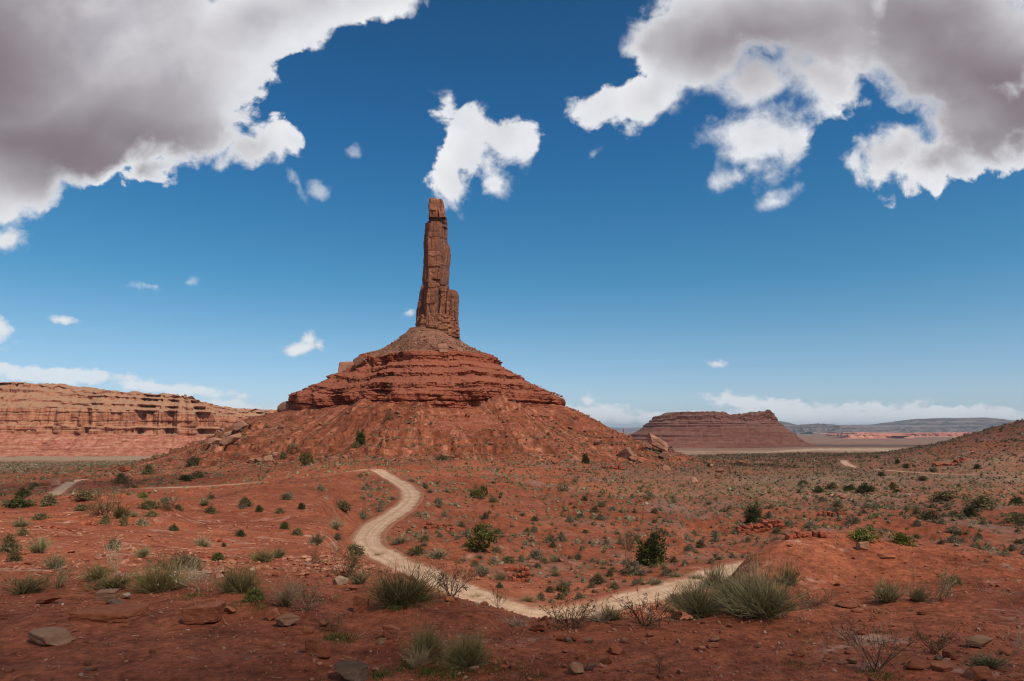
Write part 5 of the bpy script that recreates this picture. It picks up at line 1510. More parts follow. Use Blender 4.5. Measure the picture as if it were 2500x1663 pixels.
def pmesh(name, V, T, A, mat):
    me = make_mesh(name, V, tris=T)
    attr(me, 'tint', np.clip(A, 0, 1))
    me.materials.append(M[mat])
    return me

# every builder returns a list of (part name, mesh, is stuff) for a plant of width 1 and height about `h`
def broom(seed, n, h, tilt, mat, name, width=0.010, branch=2, bend_amt=0.25, root_r=0.16, dry=None, seg=3):
    r = np.random.default_rng(seed)
    d, tl = cone_dirs(n, r, tilt, 0.65)
    a = r.uniform(0, 2 * math.pi, n); rr = root_r * np.sqrt(r.uniform(0, 1, n))
    # stems rise from several crowns so that the outline is lumpy
    nc = 5
    ca = r.uniform(0, 2 * math.pi, nc); cr = root_r * 0.9 * np.sqrt(r.uniform(0, 1, nc)); hf = r.uniform(0.60, 1.15, nc)
    k = r.integers(0, nc, n)
    root = np.stack([cr[k] * np.cos(ca[k]) + 0.5 * rr * np.cos(a), cr[k] * np.sin(ca[k]) + 0.5 * rr * np.sin(a), -0.02 + 0 * a], -1)
    d = d + np.stack([np.cos(ca[k]), np.sin(ca[k]), 0 * a], -1) * (cr[k] / root_r * 0.35)[:, None]
    d /= np.linalg.norm(d, axis=1)[:, None]
    L = np.minimum(h / np.maximum(d[:, 2], 0.35), 0.62) * hf[k] * np.where(r.uniform(0, 1, n) < .12, r.uniform(1.05, 1.3, n), r.uniform(0.45, 1.05, n))
    bend = np.stack([d[:, 0] * 0.2, d[:, 1] * 0.2, -np.abs(r.normal(0.0, 0.5, n)) * 0.35], -1) * bend_amt + r.normal(0, 0.06, (n, 3))
    W_ = np.full(n, width)
    v, t, tt, P = blades(root, d, L, W_, bend, seg, r)
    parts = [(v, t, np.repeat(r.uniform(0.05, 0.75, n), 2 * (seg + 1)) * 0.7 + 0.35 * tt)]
    for b in range(branch):
        idx = r.integers(1, seg, n)
        rt = P[np.arange(n), idx]
        dd = d + r.normal(0, 0.35, (n, 3)); dd[:, 2] = np.abs(dd[:, 2]) + 0.2; dd /= np.linalg.norm(dd, axis=1)[:, None]
        v2, t2, tt2, _ = blades(rt, dd, L * r.uniform(0.25, 0.5, n), W_ * 0.8, r.normal(0, 0.1, (n, 3)), 2, r)
        parts.append((v2, t2, np.repeat(r.uniform(0.1, 0.9, n), 6) * 0.6 + 0.4 * tt2))
    V, T, A = join(parts)
    out = [(name, pmesh(name, V, T, A, mat), True)]
    if dry:
        m = max(24, n // 6)
        d2, _ = cone_dirs(m, r, rad(86), 0.5)
        rt = np.stack([r.normal(0, root_r * .7, m), r.normal(0, root_r * .7, m), np.full(m, -0.01)], -1)
        v, t, tt, _ = blades(rt, d2, r.uniform(0.25, 0.5, m) * min(1, h * 1.3), np.full(m, width * 1.1), np.stack([r.normal(0, .15, m), r.normal(0, .15, m), np.full(m, -0.22)], -1), 3, r)
        out.append(('dead_stems', pmesh('dead_stems', v, t, np.repeat(r.uniform(0, 1, m), 8), dry), True))
    return out

def twiggy(seed, h, mat='p_twig', leaf='p_leaf', leaves=420, mains=11, spread=rad(62), width=0.020):
    r = np.random.default_rng(seed)
    d, _ = cone_dirs(mains, r, spread, 0.6)
    root = np.stack([r.normal(0, .035, mains), r.normal(0, .035, mains), np.full(mains, -0.02)], -1)
    L = np.minimum(h / np.maximum(d[:, 2], .4), 0.6) * r.uniform(.75, 1.0, mains)
    parts = []; tips = []
    v, t, tt, P = blades(root, d, L, np.full(mains, width), r.normal(0, .14, (mains, 3)), 5, r, 0.7)
    parts.append((v, t, np.repeat(r.uniform(.1, .6, mains), 12)))
    par_d = d; par_L = L
    for lvl, (k, f) in enumerate(((6, .52), (5, .42), (3, .4))):
        n = len(P)
        idx = r.integers(1, P.shape[1], (n, k))
        rt = P[np.arange(n)[:, None], idx].reshape(-1, 3)
        dd = np.repeat(par_d, k, 0) + r.normal(0, .55, (n * k, 3)); dd[:, 2] += .25
        dd /= np.linalg.norm(dd, axis=1)[:, None]
        LL = np.repeat(par_L, k) * f * r.uniform(.5, 1.1, n * k)
        sg = 3 if lvl < 2 else 2
        v, t, tt, P = blades(rt, dd, LL, np.full(n * k, width * (.55, .4, .35)[lvl]), r.normal(0, .16, (n * k, 3)), sg, r, .6)
        parts.append((v, t, np.repeat(r.uniform(.1, 1, n * k), 2 * (sg + 1))))
        par_d, par_L = dd, LL
        tips.append(P[:, -1])
    V, T, A = join(parts)
    out = [('branches', pmesh('branches', V, T, A, mat), True)]
    if leaves:
        tp = np.vstack(tips)
        c = tp[r.integers(0, len(tp), leaves)] + r.normal(0, .018, (leaves, 3))
        v, t = leaf_tris(c, r.uniform(.014, .030, leaves), r)
        out.append(('leaves', pmesh('leaves', v, t, np.repeat(r.uniform(0, 1, leaves), 3), leaf), True))
    return out

def mound(seed, n, mat, h=0.62, size=0.12, sub=1, core_k=.80):
    """low rounded desert shrub: an uneven leafy dome bristling with small sprays"""
    r = np.random.default_rng(seed)
    v, f = ICO[sub]
    off = seed % 97
    bump_ = lambda q: 0.44 * (1 + 0.70 * fbm(q[:, 0] * 1.9 + off, q[:, 1] * 1.9, q[:, 2] * 1.9, octaves=3, seed=seed % 50))
    core = v * (bump_(v) * core_k)[:, None] * [1, r.uniform(.8, 1.0), h * 1.5]
    core[:, 2] = np.maximum(core[:, 2] + .16 * h, -.03)
    d, _ = cone_dirs(n, r, rad(112), .85)
    k = d * (bump_(d) * r.uniform(core_k * .95, 1.18, n))[:, None] * [1, .95, h * 1.5]
    k[:, 2] = np.maximum(k[:, 2] + .16 * h, .0)
    a = d + r.normal(0, .45, (n, 3)); a /= np.linalg.norm(a, axis=1)[:, None]
    b = np.cross(a, r.normal(size=(n, 3))); b /= np.linalg.norm(b, axis=1)[:, None] + 1e-9
    s = (size * r.uniform(.6, 1.3, n))[:, None]
    L = np.stack([k + a * s * 1.1, k - a * s * .6 + b * s * .34, k - a * s * .6 - b * s * .34], 1).reshape(-1, 3)
    return join([(core, f, r.uniform(.05, .75, len(v))), (L, np.arange(3 * n).reshape(n, 3), np.repeat(r.uniform(.1, 1, n), 3))])
def mound_plant(seed, n, mat, h=0.62, size=0.12, stems=False, sub=2):
    V, T, A = mound(seed, n, mat, h, size, sub, .62)
    out = [('foliage', pmesh('foliage', V, T, A, mat), True)]
    if stems:
        r = np.random.default_rng(seed + 1)
        d, _ = cone_dirs(26, r, rad(70), .6)
        v, t, tt, _ = blades(np.zeros((26, 3)), d, r.uniform(.25, .5, 26), np.full(26, .022), r.normal(0, .1, (26, 3)), 2, r)
        out.append(('branches', pmesh('branches', v, t, np.repeat(r.uniform(0, 1, 26), 6), 'p_twig'), True))
    return out

def tree_parts(seed, h, mat, n_leaf=1500, trunks=1, gaps=0.5):
    """juniper: tapered leaning trunks, limbs, and a crown of leaf sprays gathered in clumps with gaps between; width 1"""
    r = np.random.default_rng(seed)
    rows = []; clumps = []
    def tube(p, q, r0, r1, sides=6):
        p = np.array(p); q = np.array(q); d = q - p; d = d / (np.linalg.norm(d) + 1e-9)
        u_ = np.cross(d, [0.3, 0.9, 0.2]); u_ /= np.linalg.norm(u_); w_ = np.cross(d, u_)
        an = np.linspace(0, 2 * math.pi, sides, endpoint=False)
        ring = lambda c, rr: c + (np.cos(an)[:, None] * u_ + np.sin(an)[:, None] * w_) * rr
        v = np.vstack([ring(p, r0), ring(q, r1)])
        j = np.arange(sides); j2 = (j + 1) % sides
        t = np.vstack([np.stack([j, j2, sides + j2], -1), np.stack([j, sides + j2, sides + j], -1)])
        rows.append((v, t, np.full(len(v), .5)))
    for k in range(trunks):
        x0 = (k - (trunks - 1) / 2) * .28
        a = np.array([x0 * .4, 0, -.05]); b = np.array([x0 * .9 + r.normal(0, .04), r.normal(0, .05), h * .34]); c = np.array([x0 * 1.3 + r.normal(0, .06), r.normal(0, .08), h * .72])
        tube(a, b, .055, .040); tube(b, c, .040, .020)
        for i in range(7):
            st = a + (b - a) * r.uniform(.4, 1) if i < 3 else b + (c - b) * r.uniform(0, .9)
            an = r.uniform(0, 6.28); ln = r.uniform(.20, .42)
            en = st + np.array([math.cos(an) * ln, math.sin(an) * ln, r.uniform(-.06, .20) * h])
            tube(st, en, .018, .007, 5)
            clumps.append((en, r.uniform(.16, .24)))
        clumps.append((c + [0, 0, h * .12], .17)); clumps.append((c * .6 + b * .4 + [0, 0, .05], .20))
    m = len(clumps); 
    for i in range(int(m * 1.3)):
        cc, rr = clumps[r.integers(m)]
        clumps.append((cc + r.normal(0, .13, 3) * [1, 1, 1.0 * h], rr * r.uniform(.6, .95)))
    k = r.integers(0, len(clumps), n_leaf)
    C = np.array([c[0] for c in clumps]); R_ = np.array([c[1] for c in clumps])
    d = r.normal(size=(n_leaf, 3)); d /= np.linalg.norm(d, axis=1)[:, None]
    P = C[k] + d * (R_[k] * r.uniform(.45, 1.0, n_leaf))[:, None] * [1, 1, .85]
    P[:, 2] = np.clip(P[:, 2], h * .06, h * 1.02); P[:, :2] = np.clip(P[:, :2], -.52, .52)
    v, t = leaf_tris(P, r.uniform(.030, .060, n_leaf), r, 2.0)
    tint = r.uniform(0, 1, n_leaf) * .75 + .25 * r.uniform(0, 1, len(clumps))[k]
    V, T, A = join(rows)
    bark = make_mesh('trunk', V, tris=T); bark.materials.append(M['bark'])
    return [('trunk', bark, False), ('crown', pmesh('crown', v, t, np.repeat(tint, 3), mat), True)]

def plant(name, parts, loc, width, rz, label, cat, group=None, zs=1.0):
    root = empty(name, loc, label, cat, group)
    root.scale = (width * (1 + .16 * math.sin(rz * 3.1)), width * (1 + .16 * math.cos(rz * 2.3)), width * zs)
    root.rotation_euler = (.12 * math.sin(rz * 5.7), .14 * math.cos(rz * 4.3), rz)
    for nm, me, st in parts:
        o = bpy.data.objects.new(nm, me)
        link(o, root)
        if st: o['kind'] = 'stuff'
    return root

LIB = {}
def lib(kind, k):
    key = (kind, k)
    if key not in LIB:
        s = 1000 + 37 * k + sum(map(ord, kind))
        LIB[key] = {
            'tea': lambda: broom(s, 850, .58, rad(74), 'p_green', 'stems', dry='p_straw', width=.0085, bend_amt=.4),
            'teagrey': lambda: broom(s, 850, .60, rad(74), 'p_greygreen', 'stems', dry='p_straw', width=.0085, bend_amt=.4),
            'teasmall': lambda: broom(s, 230, .70, rad(66), 'p_green', 'stems', width=.020, dry='p_straw'),
            'greysmall': lambda: broom(s, 230, .72, rad(68), 'p_greygreen', 'stems', width=.020, dry='p_twig'),
            'straw': lambda: broom(s, 300, .70, rad(58), 'p_straw', 'blades', width=.010, branch=1, root_r=.10, bend_amt=.5),
            'white': lambda: broom(s, 70, .75, rad(60), 'p_white', 'stalks', width=.016, branch=2, root_r=.10, bend_amt=.3),
            'twig': lambda: twiggy(s, .68),
            'twigbare': lambda: twiggy(s, .75, leaves=60, mains=8, spread=rad(55)),
            'twigpale': lambda: twiggy(s, .80, mat='p_white', leaf='p_white', leaves=200, mains=8, spread=rad(48), width=.014),
            'twiggrey': lambda: twiggy(s, .72, mat='p_straw', leaf='p_greygreen', leaves=500, mains=10),
            'brush': lambda: twiggy(s, .72, mat='p_twig', leaf='p_olive', leaves=900, mains=12, spread=rad(66)),
            'juniper': lambda: [x for x in tree_parts(s, .60, 'p_juniper', 300) if x[0] == 'trunk'] + [('crown', pmesh('crown', *mound(s, 2600, 'p_juniper', .92, .06, 2, .60), 'p_juniper'), True)],
            'juniper2': lambda: tree_parts(s, .78, 'p_bright', 1700, trunks=2),
            'deadtree': lambda: twiggy(s, 1.0, leaves=0, mains=5, spread=rad(42), width=.05),
            'bright': lambda: mound_plant(s, 1000, 'p_bright', .60, .055, True),
            'sage': lambda: mound_plant(s, 900, 'p_sage', .66, .060, True),
            'olive': lambda: mound_plant(s, 900, 'p_olive', .66, .060, True),
            'palem': lambda: broom(s, 300, .62, rad(74), 'p_pale', 'stems', width=.022, dry='p_straw', bend_amt=.5),
            'darktree': lambda: mound_plant(s, 1300, 'p_juniper', .58, .060, True),
        }[kind]()
    return LIB[key]

G_FG = 'shrubs on the foreground rim'
G_SL = 'shrubs on the left slope'
G_MD = 'shrubs on the red mound'
SHRUBS = [  # photo column, row of the foot, width, height, kind, label, category, group
    (972, 1480, 150, 88, 'tea', 'biggest green broomlike bush on the rim, upright pointed red rock on its left', 'bush', G_FG),
    (1098, 1462, 112, 74, 'twig', 'brown twiggy bush on the rim standing against the dirt road', 'bush', G_FG),
    (1216, 1487, 44, 46, 'twigbare', 'small bare upright twig bush on the rim near white stalks', 'bush', G_FG),
    (1285, 1474, 60, 27, 'straw', 'tuft of dry yellowish grass on the near edge of the road', 'grass tuft', G_FG),
    (1162, 1468, 40, 26, 'straw', 'thin straw tuft on the rim between twiggy bush and bare twig bush', 'grass tuft', G_FG),
    (1396, 1541, 108, 70, 'twig', 'dark twiggy bush on the rim beside pale green stalks', 'bush', G_FG),
    (1472, 1522, 84, 46, 'white', 'clump of white stalks beside the dark twiggy bush', 'bush', G_FG),
    (1490, 1517, 70, 40, 'teasmall', 'green tuft behind the clump of white stalks', 'bush', G_FG),
    (1575, 1533, 112, 72, 'twig', 'open twiggy bush standing against the right stretch of road', 'bush', G_FG),
    (1722, 1507, 132, 84, 'teagrey', 'wide grey green bush, left one of the big overlapping clump', 'bush', G_FG),
    (1872, 1508, 150, 98, 'teagrey', 'tallest grey green bush, right one of the big overlapping clump', 'bush', G_FG),
    (1800, 1485, 110, 84, 'teagrey', 'grey green bush filling the middle of the big overlapping clump', 'bush', G_FG),
    (1752, 1438, 70, 58, 'greysmall', 'round bush behind the big clump at the foot of the red mound', 'bush', G_FG),
    (1650, 1478, 34, 22, 'olive', 'low dark shrub at the road edge left of the big clump', 'bush', G_FG),
    (1640, 1500, 56, 36, 'straw', 'dry tuft between open twiggy bush and the big clump', 'grass tuft', G_FG),
    (1940, 1434, 66, 78, 'teasmall', 'tall narrow bush growing on the left face of the red mound', 'bush', G_MD),
    (1993, 1484, 66, 48, 'twig', 'dark thin twiggy shrub at the foot of the red mound', 'bush', G_MD),
    (2177, 1472, 84, 68, 'greysmall', 'grey green bush on the mound, left one of a row of three', 'bush', G_MD),
    (2245, 1470, 50, 50, 'greysmall', 'smaller bush in the middle of the row of three on the mound', 'bush', G_MD),
    (2306, 1470, 84, 78, 'twiggrey', 'pale twiggy bush on the mound, right one of a row of three', 'bush', G_MD),
    (2342, 1430, 44, 34, 'teasmall', 'small rounded bush right behind the pale twiggy one', 'bush', G_MD),
    (2146, 1648, 112, 108, 'twigbare', 'tall bare grey twigs arching out of the soil near the bottom', 'bush', G_FG),
    (2295, 1602, 84, 60, 'twig', 'low dark shrub left of the tan layered boulder', 'bush', G_FG),
    (2490, 1600, 46, 46, 'twigpale', 'dry pale stalks at the right edge', 'bush', G_FG),
    (2425, 1632, 84, 34, 'greysmall', 'sprawling grey green shrub near the bottom right corner', 'bush', G_FG),
    (1612, 1655, 40, 72, 'twigbare', 'thin dark sapling twigs at the bottom right of centre', 'bush', G_FG),
    (1040, 1612, 96, 72, 'tea', 'left one of two green bushes near the bottom centre', 'bush', G_FG),
    (1144, 1629, 108, 84, 'tea', 'right one of two green bushes near the bottom centre', 'bush', G_FG),
    (1012, 1637, 80, 62, 'straw', 'straw coloured tuft in front of the two green bushes', 'grass tuft', G_FG),
    (1262, 1530, 56, 24, 'white', 'flattened white stalks lying on the rim near the road', 'bush', G_FG),
    (836, 1411, 74, 62, 'brush', 'twiggy dark green bush on the rim above the pale rounded rock', 'bush', G_FG),
    (880, 1428, 50, 44, 'greysmall', 'grey bush leaning out behind the pale rounded rock', 'bush', G_FG),
    (745, 1498, 92, 64, 'twiggrey', 'grey twiggy bush with green leaves right of the straw tuft', 'bush', G_FG),
    (690, 1484, 84, 76, 'straw', 'tall pale straw tuft left of the grey twiggy bush', 'grass tuft', G_FG),
    (618, 1468, 48, 30, 'bright', 'small leafy green plant left of the tall straw tuft', 'plant', G_FG),
    (580, 1449, 78, 62, 'tea', 'green broomlike bush standing alone on the left rim', 'bush', G_FG),
    (470, 1449, 112, 64, 'twigpale', 'pale dry twiggy bush at the right end of the left thicket', 'bush', G_FG),
    (420, 1442, 96, 56, 'straw', 'bleached grass mass between green bush and pale twiggy bush', 'grass tuft', G_FG),
    (374, 1449, 106, 74, 'tea', 'dark green bush in the middle of the left thicket', 'bush', G_FG),
    (405, 1402, 104, 44, 'brush', 'dark bush on the slope right behind the left thicket', 'bush', G_FG),
    (448, 1394, 58, 40, 'olive', 'dark rounded bush at the right end behind the left thicket', 'bush', G_FG),
    (275, 1396, 58, 62, 'twigpale', 'white flowered dead stalks rising behind the left thicket', 'bush', G_FG),
    (267, 1443, 98, 44, 'teasmall', 'low green mass at the left end of the thicket', 'bush', G_FG),
    (225, 1420, 66, 40, 'teasmall', 'dull green bush behind the left end of the thicket', 'bush', G_FG),
    (130, 1438, 72, 64, 'twiggrey', 'grey twiggy bush with pale top on the far left rim', 'bush', G_FG),
    (128, 1390, 54, 40, 'greysmall', 'dark grey green bush right behind the pale topped one', 'bush', G_FG),
    (53, 1452, 90, 44, 'teasmall', 'dry greenish grass clump low at the left edge', 'bush', G_FG),
    (30, 1372, 30, 30, 'olive', 'small dark bush on the slope above the dry grass clump', 'bush', G_SL),
    (812, 1548, 76, 34, 'twigbare', 'pile of dead twigs lying right of the blocky upright rock', 'bush', G_FG),
    (14, 1349, 50, 42, 'olive', 'round dark bush cut by the left edge', 'bush', G_SL),
    (84, 1351, 54, 46, 'greysmall', 'round dark bush on the left slope next to the edge one', 'bush', G_SL),
    (42, 1288, 44, 28, 'greysmall', 'flat topped bush high on the left slope near the edge', 'bush', G_SL),
    (53, 1308, 28, 22, 'olive', 'small bush just below the flat topped one', 'bush', G_SL),
    (94, 1269, 32, 15, 'olive', 'low bush near the left crest beside thin slabs', 'bush', G_SL),
    (246, 1262, 70, 48, 'brush', 'big olive bush, left half of the largest clump on the left crest', 'bush', G_SL),
    (290, 1266, 60, 46, 'teasmall', 'big olive bush, right half of the largest clump on the left crest', 'bush', G_SL),
    (252, 1280, 28, 24, 'olive', 'small bush hanging below the largest clump, left one', 'bush', G_SL),
    (300, 1284, 26, 30, 'olive', 'small bush hanging below the largest clump, right one', 'bush', G_SL),
    (195, 1248, 36, 20, 'olive', 'flat bush on the left crest left of the largest clump', 'bush', G_SL),
    (323, 1262, 22, 18, 'greysmall', 'small round bush touching the right end of the largest clump', 'bush', G_SL),
    (359, 1243, 50, 22, 'olive', 'wide low bush on the crest right of the largest clump', 'bush', G_SL),
    (408, 1247, 50, 26, 'brush', 'spiky bush on the crest, second right of the largest clump', 'bush', G_SL),
    (366, 1262, 36, 16, 'olive', 'low dark bush under the two crest bushes', 'bush', G_SL),
    (273, 1342, 42, 26, 'olive', 'olive bush in the middle of the left slope', 'bush', G_SL),
    (340, 1362, 44, 30, 'greysmall', 'blue grey bush on the left slope above the thicket', 'bush', G_SL),
    (422, 1297, 22, 16, 'darktree', 'small dark bush alone below the crest bushes', 'bush', G_SL),
    (489, 1335, 34, 30, 'palem', 'pale grey tuft alone on the left slope', 'bush', G_SL),
    (529, 1370, 24, 26, 'darktree', 'small dark bush over a dark ledge low on the left slope', 'bush', G_SL),
    (546, 1336, 12, 14, 'darktree', 'tiny dark bush right of the pale grey tuft', 'bush', G_SL),
    (586, 1310, 22, 18, 'darktree', 'small dark bush alone in the red middle of the left slope', 'bush', G_SL),
    (596, 1238, 44, 22, 'olive', 'wide dark bush of the row along the upper left slope', 'bush', G_SL),
    (512, 1254, 30, 18, 'olive', 'bush in the lower left of the row along the upper left slope', 'bush', G_SL),
    (496, 1234, 28, 20, 'greysmall', 'bush at the upper left of the row along the upper left slope', 'bush', G_SL),
    (631, 1250, 22, 17, 'darktree', 'dark bush below right of the wide dark one', 'bush', G_SL),
    (682, 1254, 22, 14, 'olive', 'bush on the open red slope, third right of the wide dark one', 'bush', G_SL),
    (735, 1244, 22, 20, 'darktree', 'rounded dark bush on the open red slope toward the road', 'bush', G_SL),
    (836, 1248, 48, 24, 'olive', 'largest bush on the red slope just left of the road', 'bush', G_SL),
    (693, 1292, 20, 18, 'darktree', 'lower dark bush on the open red slope', 'bush', G_SL),
    (724, 1308, 28, 18, 'olive', 'bush left of the doubled one near the road bend', 'bush', G_SL),
    (771, 1330, 46, 34, 'greysmall', 'doubled dark bush on the slope near the road bend', 'bush', G_SL),
    (817, 1292, 36, 30, 'palem', 'pale topped bush on the bank at the road bend', 'bush', G_SL),
    (822, 1320, 24, 18, 'olive', 'small bush on the bank below the pale topped one', 'bush', G_SL),
    (636, 1374, 80, 36, 'teasmall', 'wide grassy green bush alone on the lower left slope', 'bush', G_SL),
    (676, 1362, 44, 30, 'greysmall', 'bush joined to the right end of the wide grassy green one', 'bush', G_SL),
    (767, 1385, 34, 42, 'brush', 'upright leafy twig bush on the slope near the rim', 'bush', G_SL),
    (862, 1354, 50, 22, 'olive', 'flat bush on the cut bank right above the road', 'bush', G_SL),
    (815, 1350, 40, 26, 'twigpale', 'pale dead bush on the cut bank left of the flat bush', 'bush', G_SL),
    (925, 1362, 34, 16, 'greysmall', 'small bush on the near lip of the road', 'bush', G_SL),
]
TREES = [
    (1586, 1379, 66, 62, 'juniper', 'dense dark green juniper beside the right stretch of road', 'tree'),
    (1170, 1346, 84, 62, 'juniper2', 'two trunked yellowish green juniper right of the road bend', 'tree'),
    (1533, 1342, 48, 46, 'brush', 'grey brown leafless bush behind the dense dark juniper', 'bush'),
    (1529, 1398, 36, 46, 'deadtree', 'dead bare branches left of the dense dark juniper', 'dead tree'),
    (1839, 1277, 40, 38, 'juniper', 'dark juniper standing over the long dark rock ledge', 'tree'),
    (1172, 1219, 30, 30, 'juniper2', 'round juniper on the red slope right of the upper road', 'tree'),
    (1373, 1200, 26, 30, 'brush', 'grey brown bush, left one of two in the upper basin', 'bush'),
    (1405, 1183, 22, 24, 'brush', 'grey brown bush, right one of two in the upper basin', 'bush'),
    (1430, 1132, 16, 20, 'juniper', 'lone dark juniper high on the right of the apron', 'tree'),
    (1731, 1140, 14, 10, 'darktree', 'small dark juniper at the foot of the slope by pale boulders', 'tree'),
    (1961, 1186, 22, 17, 'darktree', 'leftmost dark bush of the row across the scrub plain', 'tree'),
    (1999, 1201, 24, 14, 'darktree', 'second dark bush of the row across the scrub plain', 'tree'),
    (2031, 1195, 36, 18, 'olive', 'third bush of the row across the plain, lighter and wide', 'tree'),
    (2073, 1198, 28, 16, 'darktree', 'fourth dark bush of the row across the scrub plain', 'tree'),
    (2113, 1202, 42, 22, 'darktree', 'fifth and widest dark bush of the row across the scrub plain', 'tree'),
    (2180, 1193, 22, 16, 'olive', 'upper bush of the pair at the right end of the row', 'tree'),
    (2190, 1203, 18, 12, 'darktree', 'lower bush of the pair at the right end of the row', 'tree'),
    (2272, 1270, 44, 30, 'olive', 'olive bush in the scrub, below the bare wash patch', 'tree'),
    (2367, 1264, 40, 28, 'darktree', 'dark juniper in the scrub right of the olive bush', 'tree'),
    (2331, 1260, 24, 15, 'darktree', 'small dark bush between the olive bush and the dark juniper', 'tree'),
    (2302, 1222, 66, 26, 'olive', 'long low thicket left of the bare wash patch', 'thicket'),
    (2398, 1238, 62, 28, 'olive', 'loose thicket right of the bare wash patch', 'thicket'),
    (2482, 1231, 30, 22, 'darktree', 'dark juniper near the right edge of the scrub plain', 'tree'),
    (2488, 1278, 48, 32, 'olive', 'broad bush at the right edge below the dark juniper', 'tree'),
    (2152, 1162, 15, 12, 'darktree', 'single dark juniper beside the far pale track', 'tree'),
    (2212, 1143, 14, 12, 'darktree', 'dark juniper just above the far pale track', 'tree'),
    (2192, 1132, 12, 12, 'darktree', 'dark juniper on the foot of the right hill', 'tree'),
    (2385, 1145, 13, 12, 'darktree', 'right one of two junipers at the base of the right hill', 'tree'),
    (2280, 1150, 22, 9, 'olive', 'flat bush touching the far pale track', 'tree'),
    (2252, 1173, 24, 12, 'olive', 'round grey bush just below the far pale track', 'tree'),
    (361, 1157, 28, 26, 'olive', 'upright olive tree on the left flank of the butte', 'tree'),
    (473, 1137, 38, 24, 'olive', 'dark spreading bush high on the left flank of the butte', 'tree'),
    (745, 1137, 26, 30, 'juniper2', 'olive juniper on the slope above the road crest', 'tree'),
    (718, 1112, 30, 26, 'brush', 'leafless grey brown thicket above the olive juniper', 'thicket'),
    (880, 1088, 26, 30, 'juniper', 'dark tree under the prow of the butte', 'tree'),
    (945, 1028, 24, 24, 'brush', 'bare grey tree right under the dark cliff band', 'tree'),
    (870, 1092, 22, 16, 'olive', 'low bush left of the dark tree under the prow', 'tree'),
    (692, 1120, 22, 18, 'olive', 'dark bush left of the olive juniper above the road crest', 'tree'),
    (1082, 1124, 34, 15, 'olive', 'wide bush on the slope above the top of the road', 'tree'),
    (296, 1180, 38, 26, 'olive', 'olive tree on the left plain edge above the track', 'tree'),
    (315, 1192, 44, 24, 'brush', 'grey leafless thicket right of the olive tree on the plain edge', 'thicket'),
    (483, 1167, 30, 22, 'olive', 'bush on the flank right of the darker low one', 'tree'),
    (452, 1174, 30, 15, 'darktree', 'dark low bush on the left flank over the thin track', 'tree'),
    (349, 1217, 27, 20, 'bright', 'bright green bush on the ridge behind the left crest', 'tree'),
    (46, 1238, 54, 26, 'darktree', 'dark broad bush in the left plain at the crest', 'tree'),
    (118, 1235, 46, 30, 'olive', 'grassy olive bush standing on the left crest skyline', 'tree'),
    (206, 1221, 48, 24, 'olive', 'olive thicket in the dip behind the left crest', 'thicket'),
    (58, 1212, 30, 24, 'darktree', 'dark juniper in the left plain near the orange boulders', 'tree'),
    (86, 1196, 34, 16, 'olive', 'bush behind the pair of boulders on the left plain', 'tree'),
    (2107, 1316, 78, 28, 'bright', 'bright yellow green bush peeping over the crest of the red mound', 'bush'),
    (2203, 1328, 52, 36, 'bright', 'second yellow green bush over the mound crest, right of the first', 'bush'),
    (2160, 1322, 44, 22, 'twigpale', 'pale twigs between the two yellow green bushes on the mound', 'bush'),
    (2428, 1358, 46, 28, 'twigpale', 'pale dead stalks on the far lip of the mound near the right edge', 'bush'),
    (1700, 1420, 40, 34, 'palem', 'pale tuft at the roadside where the road meets the mound', 'bush'),
    (1650, 1410, 40, 18, 'palem', 'pale bush on the far verge of the right stretch of road', 'bush'),
    (1590, 1428, 44, 20, 'palem', 'pale bush on the verge, second from the mound', 'bush'),
    (1545, 1402, 48, 40, 'sage', 'big grey bush below the dead bare branches', 'bush'),
    (1460, 1424, 40, 20, 'olive', 'low dark bush on the bank over the right stretch of road', 'bush'),
    (1375, 1448, 32, 28, 'olive', 'dark bush with a red stone on the slope of the road cut', 'bush'),
    (1357, 1407, 26, 26, 'greysmall', 'blue grey bush right of the crumbling ledge', 'bush'),
    (1221, 1416, 36, 28, 'palem', 'pale spiky tuft left of the crumbling ledge', 'bush'),
    (1176, 1402, 44, 28, 'palem', 'pale grass tuft beside the road berm, behind the spiky one', 'bush'),
    (1279, 1396, 26, 22, 'olive', 'olive bush growing on top of the crumbling ledge', 'bush'),
    (1240, 1374, 36, 18, 'olive', 'grey olive bush above the crumbling ledge', 'bush'),
    (1205, 1380, 26, 20, 'sage', 'grey bush left of the grey olive one above the ledge', 'bush'),
    (1072, 1360, 70, 24, 'palem', 'wide pale grass clump beside the road below the juniper', 'bush'),
    (1020, 1352, 50, 20, 'olive', 'dark low bush at the road edge left of the wide pale clump', 'bush'),
    (980, 1326, 36, 24, 'palem', 'pale bush on the inner bank of the road bend', 'bush'),
    (1310, 1362, 36, 24, 'sage', 'grey rounded bush in the middle of the near basin', 'bush'),
    (2330, 1300, 30, 12, 'sage', 'grey bush in the scrub just beyond the mound lip', 'bush'),
]
for i, (px, py, w, h, kd, lb, ct, gp) in enumerate(SHRUBS):
    x, y, z = hit(px, py)
    plant({'grass tuft': 'grass_tuft', 'plant': 'green_plant'}.get(ct, 'bush'), lib(kd, i % 7), (x, y + 0.2 * w * y / F, z + CZ), w * y / F * (1.22 if gp == G_FG else 1.1), i * 1.7, lb, ct, gp, zs=min(1.5, max(.6, h / w / {'tea': .58, 'teagrey': .6}.get(kd, .70))))
